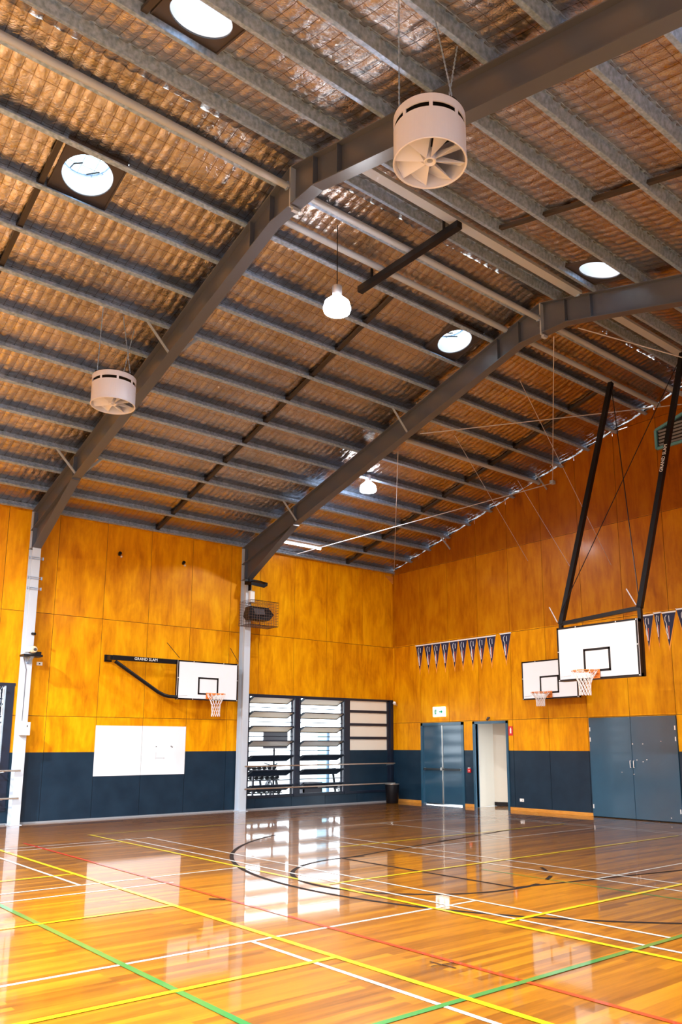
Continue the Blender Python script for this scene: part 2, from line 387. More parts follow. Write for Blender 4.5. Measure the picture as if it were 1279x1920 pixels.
tag(m.build('wall_gable', [PLYY, NAVY, DOORD]), kind='structure')
for i, (a, c) in enumerate(((D2[0],D3[1]),(D1[0],D2[1]),(D1[1],0))):
    m = MB(); m.box((-.02,a,0),(0,c,.085)); tag(m.build('baseboard_gable', TIMB, bevel=.004), kind='structure')
# far side wall, out of view, its large openings added to bring in fill light
m = MB(); hR = [(-25.5,-17.5,.3,6.4),(-17.0,-13.4,.3,6.4)]
us = [(-26,0),(0,0)]; addbp(us, [h[i] for h in hR for i in (0,1)])
for a, c, z0, z1 in wall_cells(us, [(0,0),(.3,0),(1.57,0),(6.4,0),(7.4,0)], hR): m.box((a,-21.4,z0),(c,-21.55,z1), 1 if z1 < 1.6 else 0)
tag(m.build('wall_right', [PLYX, NAVY]), kind='structure')

m = MB(); hB = []
for a, c, z0, z1 in wall_cells([(-21.4,0),(-16.5,0),(-9,0),(0,0)], [(0,0),(1.57,0),(3.0,0),(7.2,0)], hB): m.box((-26,a,z0),(-26.15,c,z1), 1 if z1 < 1.6 else 0)
m.prism([(-26,0,7.2),(-26,-21.4,7.2),(-26,-RY,zp(RY)+.2)], (-.1,0,0), 0)
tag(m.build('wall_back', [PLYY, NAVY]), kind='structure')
m = MB(); m.box((-60,-60,-.3),(30,30,-.22)); tag(m.build('ground', mat('grey_asphalt', (.22,.22,.22), .9)), kind='structure')
# corridor behind the open doorway
m = MB(); m.box((.12,-3.36,0),(.9,-3.28,2.6)); m.prism([(.9,-3.36,0),(1.6,-4.9,0),(1.66,-4.86,0),(.96,-3.32,0)], (0,0,2.6))
m.box((.10,-5.0,2.5),(3.2,-3.3,2.6)); m.box((.1,-3.40,0),(.5,-3.34,2.6)); m.box((1.58,-5.05,0),(3.2,-4.95,2.6)); m.box((3.15,-5.0,0),(3.25,-4.2,2.6)); m.box((1.0,-3.36,0),(3.25,-3.26,2.6)); m.box((3.15,-4.2,2.1),(3.25,-3.3,2.6)); m.box((3.15,-4.2,0),(3.25,-3.3,1.2))
tag(m.build('wall_corridor', CORR), kind='structure')
m = MB(); m.prism([(.88,-3.37,0),(1.58,-4.93,0),(1.62,-4.9,0),(.92,-3.34,0)], (0,0,.11)); tag(m.build('baseboard_corridor', BLACK), kind='structure')

# ------------------------------------------------------------------ ceiling: foil blanket sagging on wire mesh
def roof_mesh():
    x0, x1 = -26.1, .15; nx = int(round((x1-x0)/.0375)); X = x0+.0375*np.arange(nx+1)
    ds = .85/12; obs = []
    vs = []; fs = []; nrow = nx+1
    for side in (0, 1):
        ns = int(math.ceil((RY+.0)/ds)); Sv = np.minimum(np.arange(ns+1)*ds, RY)
        A, B = np.meshgrid(X, Sv)                       # rows s
        t = ((B-.1) % .85)/.85
        sag = -.036*4*t*(1-t)
        ci = np.floor(A/.15).astype(int)+400; cj = np.floor((B-.1)/(.85/3)).astype(int)+5
        amp = rng.uniform(.007,.021,(700,60)); dx_ = rng.uniform(-.35,.35,(700,60))
        am = amp[ci, cj]; sk = dx_[ci, cj]
        uu = (A/.15) % 1; vv = ((B-.1)/(.85/3)) % 1
        q = -am*np.abs(np.sin(np.pi*np.clip(uu, 0, 1)))**.7*np.abs(np.sin(np.pi*vv))**.7*(1+sk*(uu-.5)*2)
        nz = rng.normal(0, .0016, A.shape)
        big = .010*np.sin(A*1.7+B*.9+side)*np.sin(A*.63-B*2.1)
        n = sag+q+nz+big*(4*t*(1-t))
        H = zp(B)+.168+n
        Y = -B if side == 0 else -(2*RY-B)
        base = sum(len(a) for a in vs)
        V = np.stack([A.ravel(), (Y-(n*SA*(1 if side else -1))).ravel(), H.ravel()], 1); vs.append(V)
        i, j = np.meshgrid(np.arange(nx), np.arange(ns)); o = base+j*nrow+i
        F = np.stack([o, o+1, o+1+nrow, o+nrow], -1)
        cx = (X[:-1]+.01875)[None, :]; cs = ((Sv[:-1]+Sv[1:])/2)[:, None]; cy = -cs if side == 0 else -(2*RY-cs)
        keep = np.ones((ns, nx), bool)
        for sx, sy, _ in SKY: keep &= ~((np.abs(cx-sx) < .42) & (np.abs(cy-sy) < HS-.005))
        F = F[keep]
        if side == 0: F = F[:, ::-1]
        fs.append(F.reshape(-1, 4))
    V = np.concatenate(vs); F = np.concatenate(fs)
    me = bpy.data.meshes.new('ceiling'); me.vertices.add(len(V)); me.vertices.foreach_set('co', V.ravel())
    me.loops.add(F.size); me.loops.foreach_set('vertex_index', F.ravel().astype(np.int32))
    me.polygons.add(len(F)); me.polygons.foreach_set('loop_start', np.arange(0, F.size, 4, dtype=np.int32))
    me.polygons.foreach_set('loop_total', np.full(len(F), 4, dtype=np.int32))
    me.polygons.foreach_set('use_smooth', np.ones(len(F), bool))
    me.update(calc_edges=True); me.validate(); me.materials.append(FOIL)
    o = bpy.data.objects.new('ceiling', me); C.objects.link(o); return tag(o, kind='structure')
roof_mesh()

# ------------------------------------------------------------------ purlins
ORD = ['eave','first','second','third','fourth','fifth','sixth','seventh','eighth','ninth','tenth','eleventh','topmost']
BAYS = [(-17.26,-11.46,'near'),(-11.46,-5.66,'middle'),(-5.66,-.03,'far')]
proto = {}
def purlin_mesh(side, x0, x1, s):
    y = yside(s, side); z = zp(s); sg = 1 if side == 0 else -1
    def P(t, n): # t up the slope, n up from the underside
        return (y-sg*(t*CA-n*SA), z+t*SA+n*CA)
    th = .004; prof = [(.07,.022),(.07,0),(0,0),(0,.15),(-.06,.15),(-.06,.13)]
    m = MB()
    for (a, c) in zip(prof, prof[1:]):
        d = Vector((c[0]-a[0], c[1]-a[1])).normalized(); nn = Vector((-d.y, d.x))*th
        q = [a, c, (c[0]+nn.x, c[1]+nn.y), (a[0]+nn.x, a[1]+nn.y)]
        m.prism([(x0, *P(*k)) for k in q], (x1-x0,0,0))
    # a swaged stiffening rib along the web
    q = [(-.001,.068),(.008,.076),(-.001,.084)]
    m.prism([(x0, *P(*k)) for k in q], (x1-x0,0,0))
    return m, (x0, y, z)
for bi, (xa, xb, bn) in enumerate(BAYS):
    for side in (0, 1):
        for k, s in enumerate(PS):
            if side == 1 and bi == 0 and s < 3: continue
            key = (bi, side)
            if key not in proto:
                mm, org = purlin_mesh(side, xa, xb, s); o = mm.build('roof_purlin', GALV, origin=org); proto[key] = (o, s)
            else:
                po, s0 = proto[key]; o = po.copy(); C.objects.link(o)
                o.location = po.location+Vector((0, yside(s, side)-yside(s0, side), zp(s)-zp(s0)))
            nm = ('eave' if k == 0 else ORD[k]+(' up from the eave' if k < 12 else ' by the ridge'))
            tag(o, 'galvanised steel purlin, %s, %s slope of the %s bay' % (nm, 'window side' if side == 0 else 'far right', bn), 'purlin',
                'roof purlins of the %s bay, %s' % (bn, 'window side' if side == 0 else 'right slope'))
# bridging rows: dark channels running up the slope between the purlins
for bx, bn in ((-14.42,'near'),(-8.38,'middle'),(-1.98,'far')):
    for side in (0, 1):
        root = thing('bridging_row', 'dark steel bridging row crossing the purlins mid-span, %s bay, %s slope' % (bn, 'window side' if side == 0 else 'right'), 'bridging',
                     (bx, yside(.1, side), zp(.1)), 'dark bridging rows between purlins')
        for s0, s1 in zip(PS[:-2], PS[1:-1]):
            m = MB()
            m.bar((bx, yside(s0+.01, side), zp(s0+.01)+.075), (bx, yside(s1-.0, side), zp(s1)+.075), .075, .05)
            m.box((bx-.05, yside(s0, side)-.008, zp(s0)+.03), (bx+.05, yside(s0, side)+.008, zp(s0)+.14))
            m.build('bridging_channel', BRIDGE, root)

# ------------------------------------------------------------------ portal frames
zb = lambda s: 7.4+MS*(s-2.54)
def web(m, X, poly, t=.012): m.prism([(X-t/2, y, z) for y, z in poly], (t,0,0))
def flange(m, X, p, q, w=.19, t=.016): m.bar((X, *p), (X, *q), w, t)
def frame(X, label):
    R = thing('portal_frame', label, 'steel frame', (X,0,0), 'portal frames carrying the roof')
    for side in (0, 1):
        sg = 1 if side == 0 else -1; Y = lambda s: yside(s, side)
        c = MB(); yf, yw = Y(.3), Y(.03)
        flange(c, X, (Y(.3),0), (Y(.3),6.27)); flange(c, X, (Y(.045),0), (Y(.045),7.2)); 
        c.box((X-.006, Y(.045), 0),(X+.006, Y(.3), 6.3)); c.box((X-.13, Y(.02), 0),(X+.13, Y(.36), .012))
        co = c.build('column', COLW, R, bevel=.002)
        h = MB()
        web(h, X, [(Y(.03),6.28),(Y(.3),6.28),(Y(2.54),7.39),(Y(2.54),zb(2.54)),(Y(.03),zb(.03)+.02)])
        h.bar((X,Y(.3),6.275),(X,Y(2.54),7.39), .19, .016)
        h.box((X-.095, Y(.0), 6.27),(X+.095, Y(.31), 6.285))
        h.box((X-.095, Y(.20), 6.3),(X+.095, Y(.215), 7.15)); 
        h.build('haunch', TAUPE, R)
        ra = MB(); s1 = 10.15
        web(ra, X, [(Y(.03),zb(.03)),(Y(s1),zb(s1)),(Y(RY),zb(s1)),(Y(RY),zp(RY)-.008),(Y(.03),zp(.03)-.008)])
        ra.bar((X,Y(.03),zb(.03)),(X,Y(s1),zb(s1)), .19, .016)
        ra.bar((X,Y(s1),zb(s1)),(X,Y(RY),zb(s1)), .19, .016)
        ra.bar((X,Y(.03),zp(.03)-.008),(X,Y(RY),zp(RY)-.008), .19, .016)
        ra.box((X-.09,Y(2.53),7.36),(X+.09,Y(2.56),zp(2.54)-.01)); ra.box((X-.09,Y(s1)-.005,zb(s1)),(X+.09,Y(s1)+.005,zp(s1)-.01))
        ra.build('rafter', TAUPE, R)
        for s in ((2.65, 6.9) if side == 0 else (2.65,)):
            for e in (-1, 1):
                fb = MB(); fb.bar((X+e*.5, Y(s), zp(s)+.03),(X+e*.05, Y(s), zb(s)+.03), .055, .008, up=(0,1,0))
                fb.bar((X+e*.5, Y(s), zp(s)+.03),(X+e*.05, Y(s), zb(s)+.03), .008, .05, up=(0,1,0)); fb.build('fly_brace', PIPE, R)
    p = MB(); p.box((X-.1,-RY-.014,9.40),(X+.1,-RY+.014,zp(RY)-.02)); p.box((X-.05,-RY-.03,9.36),(X+.05,-RY+.03,9.41)); p.build('ridge_plate', PIPE, R)
    for yy in (-9.6,-11.8):
        p = MB(); p.box((X-.09,yy-.006,zb(9.6)),(X+.09,yy+.006,zp(9.6)-.02)); p.build('stiffener', TAUPE, R)
    return R
F0 = frame(FX[1], 'nearer portal frame, grey rafter with the two round fans in front of it')
F1 = frame(FX[2], 'further portal frame, between the side backboard and the louvre window')
F2 = frame(FX[0], 'portal frame almost overhead, closest to the viewpoint')
# fascia angle along the top of the gable wall
g = thing('gable_angle', 'dark steel angle running up the top edge of the gable wall', 'steel angle', (0,0,7.2))
for side in (0, 1):
    m = MB(); m.bar((.06,yside(.1,side),zp(.1)+.145),(.06,yside(RY,side),zp(RY)+.145),.08,.02); m.build('angle_length', BRIDGE, g)

# ridge pipes and struts (parallel to the purlins)
def runner(name, label, cat, y, z, segs, rad=None, wh=None, matl=PIPE, group=None):
    R = thing(name, label, cat, (segs[0][0], y, z), group)
    for a, c in segs:
        m = MB()
        if rad: m.tube([(a,y,z),(c,y,z)], rad, 14)
        else: m.bar((a,y,z),(c,y,z), wh[0], wh[1])
        m.build('pipe_length' if rad else 'strut_length', matl, R, smooth=bool(rad))
        for e in (a+.02, c-.02):
            m = MB(); m.box((e-.012,y-.035,z-.055),(e+.012,y+.035,z+.055)); m.build('end_lug', GALV, R)
    return R
segs = [(-17.1,-11.58),(-11.34,-5.78),(-5.54,-.1)]
runner('ridge_pipe', 'round grey pipe running along under the ridge', 'pipe', -10.68, 9.73, segs, rad=.05)
runner('ridge_pipe', 'pale round pipe below the ridge on the window side', 'pipe', -9.87, 9.83, segs[1:], rad=.055)
runner('ridge_strut', 'flat pale strut beside the ridge on the right slope', 'strut', -11.6, 9.83, segs[1:], wh=(.16,.06))
runner('bracing_pipe', 'pale round pipe across the far bay, halfway down the slope', 'pipe', -6.13, 8.82, [(-5.5,-.03)], rad=.05)
# fluorescent batten by the far haunch
T = thing('tube_light', 'lit white tube light under the roof beside the far haunch', 'tube light', (-4.4,-.82,7.40))
MB().box((-5.0,-.86,7.42),(-3.55,-.78,7.46)).build('batten', WHITEP, T); MB().tube([(-4.98,-.82,7.39),(-3.57,-.82,7.39)],.035,12).build('tube', TUBEE, T, smooth=True)

# black square strut hung across the ridge purlins
def hung_strut(X, y0, y1, z, label):
    R = thing('hung_strut', label, 'strut', (X,y0,z), 'black struts slung under the ridge')
    MB().bar((X,y0,z),(X,y1,z),.11,.11).build('square_tube', BLACK, R)
    for yy in (y0-.3, y1+.35):
        MB().bar((X+.02,yy,z),(X+.02,yy,z+.28),.05,.02).build('hanger', BLACK, R)
    return R
hung_strut(-9.2,-9.45,-11.85,9.56,'black square steel strut hung beneath the ridge purlins of the middle bay')

# ------------------------------------------------------------------ skylights
def skylight():
    sx, sy = 0, 0
    R = thing('skylight', '', 'skylight', (0,0,0), 'round tubular skylights in the roof foil')
    n = 40; m = MB(); ring = [(.35*math.cos(2*math.pi*i/n), .35*math.sin(2*math.pi*i/n)) for i in range(n)]
    sq = []
    for x, y in ring:
        k = max(abs(x)/.42, abs(y)/(HS+.004)); sq.append((x/k, y/k))
    z = lambda y: 0
    m.add([(x,y,0) for x,y in ring]+[(x,y,0) for x,y in sq]+[(x,y,.02) for x,y in ring]+[(x,y,.02) for x,y in sq],
          [(i,(i+1)%n,n+(i+1)%n,n+i) for i in range(n)]+[(2*n+i,3*n+i,3*n+(i+1)%n,2*n+(i+1)%n) for i in range(n)]+[(i,2*n+i,2*n+(i+1)%n,(i+1)%n) for i in range(n)])
    for a, c in (((-.425,-HS),(.425,-HS)),((-.425,HS),(.425,HS)),((-.42,-HS),(-.42,HS)),((.42,-HS),(.42,HS))):
        m.bar((*a,.055),(*c,.055),.02,.15)
    m.build('ceiling_panel', mat('dark_taupe_panel',(.045,.040,.045),.5), R)
    m = MB(); m.lathe([(.35,.0),(.36,.25),(.39,.47)], (0,0,0), 40); shaft = m.build('shaft', SHAFT, R, smooth=True)
    m = MB(); m.tube([(.37*math.cos(t),.37*math.sin(t),.46) for t in np.linspace(0,2*math.pi,33)[:-1]], .012, 6, closed=True)
    for k in (-.2,.0,.2): m.bar((k,-.36,.44),(k,.36,.44),.007,.007); m.bar((-.36,k,.44),(.36,k,.44),.007,.007)
    m.build('safety_grid', GALV, shaft)
    MB().lathe([(.39,.47),(.37,.54),(.26,.62),(.12,.66),(.001,.67)], (0,0,0), 32).build('dome', DOME, R, smooth=True)
    m = MB(); m.tube([(-.12,.30,.42),(-.17,.05,.2),(-.10,-.08,.12)], .011, 6); m.tube([(.12,.30,.42),(.2,.05,.25)], .011, 6); m.build('bracket', BLACK, R)
    return R
sk = skylight()
for i, (sx, sy, lab) in enumerate(SKY):
    o = sk if i == 0 else copy_tree(sk)
    s = -sy if sy > -RY else 2*RY+sy
    o.location = (sx, sy, zp(s)+.10); o.rotation_euler = (-math.atan(MS) if sy > -RY else math.atan(MS), 0, 0)
    o['label'] = 'round white tubular skylight, '+lab

# ------------------------------------------------------------------ round fans
def fan():
    R = thing('destratification_fan', '', 'ceiling fan', (0,0,0), 'round drum fans hung from the purlins')
    r_, h = .362, .49; n = 64; m = MB()
    # drum wall with a row of slots near the top
    zr = [0,.345,.40,.49]; slots = 8
    for i in range(n):
        t0, t1 = 2*math.pi*i/n, 2*math.pi*(i+1)/n
        for k in range(3):
            if k == 1 and (i % 8) not in (0,): 
                continue
            P = lambda t, z, rr: (rr*math.cos(t), rr*math.sin(t), z)
            m.add([P(t0,zr[k],r_),P(t1,zr[k],r_),P(t1,zr[k+1],r_),P(t0,zr[k+1],r_),P(t0,zr[k],r_-.012),P(t1,zr[k],r_-.012),P(t1,zr[k+1],r_-.012),P(t0,zr[k+1],r_-.012)],
                  [(0,1,2,3),(5,4,7,6),(3,2,6,7),(1,0,4,5),(0,3,7,4),(2,1,5,6)])
    m.tube([(r_*math.cos(2*math.pi*i/n), r_*math.sin(2*math.pi*i/n), .0) for i in range(n)], .008, 6, closed=True)
    m.build('drum', FANW, R, smooth=True)
    m = MB(); m.lathe([(0.001,.475),(.356,.475),(.356,.50),(0.001,.505)], (0,0,0), 48); m.build('lid', BLACK, R)
    m = MB(); m.lathe([(.055,.015),(.062,.02),(.062,.14),(.03,.15),(.03,.03),(.055,.015)], (0,0,0), 24); m.build('hub', FANW, R, smooth=True)
    for k in range(8):
        a = 2*math.pi*k/8+.12; b_ = a+.78
        # pitched vane: front edge low, rear edge high, wider at the rim
        v = MB(); P = lambda t, rr, z: (rr*math.cos(t), rr*math.sin(t), z)
        q = [P(a,.06,.02),P(a,.37,.02),P(b_,.37,.17),P(b_,.06,.10)]
        m2 = [P(a,.06,.02),P(a,.35,.02),P((a+b_)/2,.352,.09),P(b_,.35,.19),P(b_,.06,.13)]
        v.prism(m2, (0,0,.006)); v.build('vane', FANW, R)
    for k, (cx, cy, tx, ty) in enumerate(((-.30,.12,-.42,-.02),(.30,.12,.42,-.02),(.0,-.33,-.02,-.12))):
        c = MB(); c.tube([(cx,cy,.49),(tx,ty,CH)], .006, 6)
        for j in range(1, 22):
            p = Vector((cx,cy,.49)).lerp(Vector((tx,ty,CH)), j/22); c.box(p-Vector((.010,.004,.012)), p+Vector((.010,.004,.012)))
        c.build('chain', GALV, R)
        MB().box((cx-.03,cy-.02,.47),(cx+.03,cy+.02,.52)).build('chain_lug', BLACK, R)
    return R
CH = 1.62
fn = fan(); fn.location = (-12.40,-14.42,7.40); fn['label'] = 'large white drum fan hanging in front of the nearer rafter, upper right'
f2 = copy_tree(fn); f2.location = (-12.42,-6.75,7.40); f2['label'] = 'smaller looking white drum fan hanging low at the left beside the nearer rafter'
f2.rotation_euler = (0,0,.5)

# ------------------------------------------------------------------ high bay lamps
def lamp(x, y, z, top, label, watts=None):
    R = thing('high_bay_lamp', label, 'lamp', (x,y,z), 'high bay lamps')
    MB().tube([(x,y,z+.42),(x,y,top)], .008, 6).build('rod', BLACK, R)
    MB().lathe([(.06,.22),(.075,.24),(.075,.42),(.02,.44)], (x,y,z), 24).build('gear_housing', REFL, R, smooth=True)
    MB().lathe([(.2,0),(.215,.05),(.19,.15),(.09,.24),(.085,.24),(.18,.145),(.205,.05),(.195,0)], (x,y,z), 32).build('refractor', LAMPR, R, smooth=True)
    MB().lathe([(.001,-.02),(.12,-.012),(.185,.012),(.18,.03),(.001,.03)], (x,y,z), 32).build('lens', LAMPE, R, smooth=True)
    l = bpy.data.lights.new('lamp_glow', 'AREA'); l.shape = 'DISK'; l.size = .36; l.energy = watts or LAMP_W; l.color = (.92,.97,1)
    lo = bpy.data.objects.new('lamp_glow', l); C.objects.link(lo); lo.parent = R; lo.location = (0,0,-.03)
    l.spread = math.radians(170)
    return R
lamp(-10.48,-10.45,8.24,9.72,'bright round high bay lamp hanging on a long rod from the ridge')
lamp(-4.72,-4.36,8.05,8.40,'bright high bay lamp just past the far rafter, near the louvre window end')
for i, (x, y) in enumerate(((-4.7,-17.0),(-11.0,-17.6),(-17.6,-4.4),(-17.6,-10.6),(-17.6,-17),(-22.5,-10.6))):  # unseen lamps added for light; those behind the camera are stronger fill
    s = -y if y > -RY else 2*RY+y
    lamp(x, y, 7.6, zp(s)-.0, 'added high bay fill lamp outside the picture, %s' % ['beyond the right edge','above the right edge','behind on the window side','behind under the ridge','behind on the right','furthest behind'][i], LAMP_FILL if x < -17 else None)

# ------------------------------------------------------------------ windows
def window(name, x0, lastpanel):
    R = thing(name, None, None, (x0,0,0), kind='structure')
    ends = [(x0, x0+1.56), (x0+1.73, x0+3.38)] if lastpanel else [(x0+1.73, x0+3.38)]
    mull = MB(); 
    for a, c in ((x0+1.56, x0+1.73), (x0+3.38, x0+3.58)):
        mull.box((a+.02,-.03,.3),(c-.0,.10,3.12)); mull.build('mullion', FRAMEB, R); mull = MB()
    m = MB(); xe = -.02 if lastpanel else x0+3.6
    xs = x0 if lastpanel else x0+1.56
    m.box((xs-.03,-.02,3.06),(xe,.1,3.125)); m.box((xs-.05,-.02,.3),(xs+.03,.1,3.1)); m.box((xs,-.015,.3),(xe,.1,.37)); m.build('window_frame', FRAMEB, R, bevel=.003)
    if True:
        for a, c in ends:
            zt = 2.965
            for k in range(7):
                z = 2.965-.40*k
                # open blade: framed glass panel pivoting on its ends
                B_ = MB(); y0, y1, dz = -.17, .17, .075
                tl, tr = (a+.09, y0, z+dz), (c-.12, y0, z+dz); bl, br = (a+.09, y1, z-dz), (c-.12, y1, z-dz)
                dark = k >= 4
                bf = MB(); bf.bar(tl, tr, .024, .03); bf.bar(bl, br, .024, .03); bf.bar(tl, bl, .028, .024); bf.bar(tr, br, .028, .024)
                bl_o = bf.build('louvre_blade', FRAMEB, R)
                pn = MB(); pn.add([tl, tr, br, bl, *( (p[0],p[1],p[2]+.006) for p in (tl,tr,br,bl))], [(0,1,2,3),(7,6,5,4),(0,4,5,1),(1,5,6,2),(2,6,7,3),(3,7,4,0)])
                pn.build('blade_panel', DARKB if dark else BLADE, bl_o)
                for e in (a+.05, c-.08):
                    MB().bar((e, y0, z+dz),(e, .04, z), .02, .03).build('pivot_arm', FRAMEB, bl_o)
                if k < 6 or True:
                    MB().bar((a+.02,.03,z-.2),(c-.02,.03,z-.2),.03,.022).build('glazing_bar', FRAMEB, R)
            for e in (a+.05, c-.06):
                MB().box((e-.018,.0,.37),(e+.018,.06,3.06)).build('jamb', FRAMEB, R)
            MB().box((c-.02,.01,.37),(c+.0,.04,3.06)).build('jamb', COLW, R)
    if lastpanel:
        a, c = x0+3.62, -.27
        m = MB(); m.box((a-.06,-.01,.3),(a,.1,3.1)); m.box((c,-.02,.3),(-.02,.1,3.1)); m.box((c+.1,-.06,.3),(c+.16,-.02,3.1)); m.build('window_frame', FRAMEB, R)
        m = MB(); m.box((a-.06,.0,.3),(c+.02,.05,1.57)); m.build('lower_panel', NAVY, R)
        for z0, z1 in ((1.57,1.90),(1.97,2.31),(2.37,2.70),(2.77,3.09)):
            MB().box((a,.02,z0),(c,.04,z1)).build('pane', CREAM, R)
        for z in (1.935,2.34,2.735): MB().box((a,-.005,z-.04),(c,.05,z+.04)).build('glazing_bar', FRAMEB, R)
    return R
window('window_1', -5.40, True)
w0 = window('window_2', -17.1, False)
# second window: a third louvre pair right next to the near column
for ch in list(w0.children): pass
w0.location.x = 0
m = MB()
w0.location.x = -17.1+ (17.1-15.2)   # slide the pair so its end meets the column post
MB().box((-17.1,.0,.3),(-13.66,.05,3.12)).build('wall_infill_panel', PLYX, None)  # unseen panel added to cut the window's glare reflected on the gable
tag(bpy.data.objects['wall_infill_panel'], kind='structure'); bpy.data.objects['wall_infill_panel'].name = 'wall_infill'

# hand rails along the windows
def rail(x0, x1, z, label):
    R = thing('hand_rail', label, 'rail', (x0,-.37,z), 'steel protection rails over the louvre windows')
    MB().tube([(x0,-.37,z),(x1,-.37,z)], .02, 12).build('rail_tube', CHROME, R, smooth=True)
    for x in ((x0+.35, (x0+x1)/2, x1-.05) if x1 > -1 else (x0+.35, (x0+x1)/2, x1-.35)):
        MB().bar((x,-.37,z-.02),(x,-.03,z-.05),.02,.02).build('rail_bracket', CHROME, R)
rail(-5.67,-.28,1.165,'upper steel rail across the corner louvre window'); rail(-5.67,-.28,.575,'lower steel rail across the corner louvre window')
rail(-17,-11.45,1.18,'upper steel rail of the window at the left edge'); rail(-17,-11.45,.585,'lower steel rail of the window at the left edge')

# ------------------------------------------------------------------ outside the window: gym equipment
m = MB(); m.box((-20,.16,-.1),(8,9,-.02)); tag(m.build('floor_gym', CONC), kind='structure')
R = thing('television', 'dark flat screen on a pole seen through the louvres', 'television', (-2.9,2.2,0))
MB().box((-3.45,2.17,1.62),(-2.55,2.23,2.22)).build('screen', GREYP, R, bevel=.01); MB().tube([(-3.0,2.26,0),(-3.0,2.26,1.9)],.03).build('pole', BLACK, R)
R = thing('dumbbell_rack', 'dark rack of dumbbells seen through the window', 'rack', (-4.0,1.6,0))
for z, yy in ((.35,1.45),(.72,1.6),(1.0,1.75)): MB().box((-5.0,yy-.12,z-.03),(-3.3,yy+.12,z)).build('shelf', BLACK, R)
for x in (-5.0,-3.3):
    MB().bar((x,1.4,0),(x,1.85,1.1),.06,.06).build('upright', BLACK, R)
db0 = None
for z, yy in ((.35,1.45),(.72,1.6),(1.0,1.75)):
    for k in range(9):
        if db0 is None:
            db0 = thing('dumbbell', '', 'dumbbell', (0,0,0), 'dumbbells on the rack outside')
            MB().tube([(0,-.12,0),(0,.12,0)], .016, 8).build('grip', CHROME, db0)
            for e in (-1, 1): MB().lathe([(.001,-.05),(.05,-.05),(.06,-.03),(.06,.03),(.05,.05),(.001,.05)], (0,e*.11,0), 12, axis=(0,1,0)).build('weight', BLACK, db0)
            o = db0
        else: o = copy_tree(db0)
        o.location = (-4.87+k*.185, yy, z+.062)
        o['label'] = 'black dumbbell, %s from the left on the %s shelf of the rack outside' % (['first','second','third','fourth','fifth','sixth','seventh','eighth','ninth'][k], {.35:'lowest',.72:'middle',1.0:'top'}[z])
def bike(x, y, a, label):
    R = thing('exercise_bike', label, 'exercise bike', (x,y,0), 'exercise bikes outside the window')
    ca, sa = math.cos(a), math.sin(a); T_ = lambda p: (x+ca*p[0]-sa*p[1], y+sa*p[0]+ca*p[1], p[2])
    m = MB(); m.tube([T_((-.55,0,.05)),T_((.55,0,.05))], .035); m.tube([T_((-.5,-.25,.04)),T_((-.5,.25,.04))], .03); m.tube([T_((.5,-.25,.04)),T_((.5,.25,.04))], .03)
    m.tube([T_((-.1,0,.08)),T_((-.3,0,.95))], .035); m.tube([T_((.3,0,.3)),T_((.5,0,1.1))], .035); m.tube([T_((-.2,0,.4)),T_((.35,0,.5))], .04)
    m.build('bike_frame', BLACK, R, smooth=True)
    m = MB(); m.tube([T_((.35+.24*math.cos(t),0,.36+.24*math.sin(t))) for t in np.linspace(0,6.283,25)[:-1]], .03, 8, closed=True); m.build('flywheel', GREYP, R, smooth=True)
    m = MB(); m.prism([T_((-.45,-.05,.96)),T_((-.15,-.02,.97)),T_((-.15,.02,.97)),T_((-.45,.09,.96))], (0,0,.06)); m.build('saddle', BLACK, R, bevel=.01)
    m = MB(); m.tube([T_((.45,-.22,1.15)),T_((.55,-.2,1.12)),T_((.52,0,1.08)),T_((.55,.2,1.12)),T_((.45,.22,1.15))], .02); m.build('handlebar', BLACK, R, smooth=True)
    m = MB(); m.bar(T_((.1,-.12,.2)),T_((.1,.12,.5)),.03,.04); m.bar(T_((.06,-.2,.18)),T_((.16,-.1,.18)),.06,.02); m.bar(T_((.06,.1,.5)),T_((.16,.2,.5)),.06,.02); m.build('crank', CHROME, R)
bike(-1.35,1.1,.3,'exercise bike nearest the mullion, outside the window'); bike(-2.95,2.9,.5,'exercise bike at the centre, outside the window'); bike(.1,2.0,2.6,'exercise bike at the right, outside the window')
R = thing('weight_bench', 'low dark weight bench and barbell below the louvres outside', 'bench', (-4.4,.9,0))
MB().box((-5.0,.75,.42),(-3.9,1.05,.50)).build('bench_pad', BLACK, R, bevel=.01)
m = MB(); m.bar((-4.9,.9,0),(-4.9,.9,.45),.06,.06); m.bar((-4.0,.9,0),(-4.0,.9,.45),.06,.06); m.bar((-4.8,.6,0),(-4.8,.6,.95),.05,.05); m.bar((-4.8,1.2,0),(-4.8,1.2,.95),.05,.05); m.build('bench_frame', GREYP, R)
MB().tube([(-4.8,.35,.98),(-4.8,1.5,.98)], .014, 8).build('barbell', CHROME, R)
R = thing('storage_crate', 'dark storage crate low behind the right louvre pair', 'crate', (-2.6,1.0,0))
m = MB(); m.box((-2.9,.8,0),(-2.2,.84,.62)); m.box((-2.9,1.2,0),(-2.2,1.24,.62)); m.box((-2.9,.8,0),(-2.86,1.24,.62)); m.box((-2.24,.8,0),(-2.2,1.24,.62)); m.box((-2.9,.8,.0),(-2.2,1.24,.04)); m.build('crate_body', GREYP, R)
R = thing('post_lamp', 'dark post with a round lamp seen through the left louvres', 'post', (-5.0,2.6,0))
MB().tube([(-5.0,2.6,0),(-5.0,2.6,2.5)], .04).build('post', BLACK, R, smooth=True); MB().lathe([(.001,-.18),(.12,-.12),(.15,0),(.12,.12),(.001,.18)], (-4.9,2.6,1.9), 20).build('lamp_head', GREYP, R, smooth=True)
R = thing('glass_door', 'pale blue door standing open beyond the louvres', 'door', (-.6,3,0))
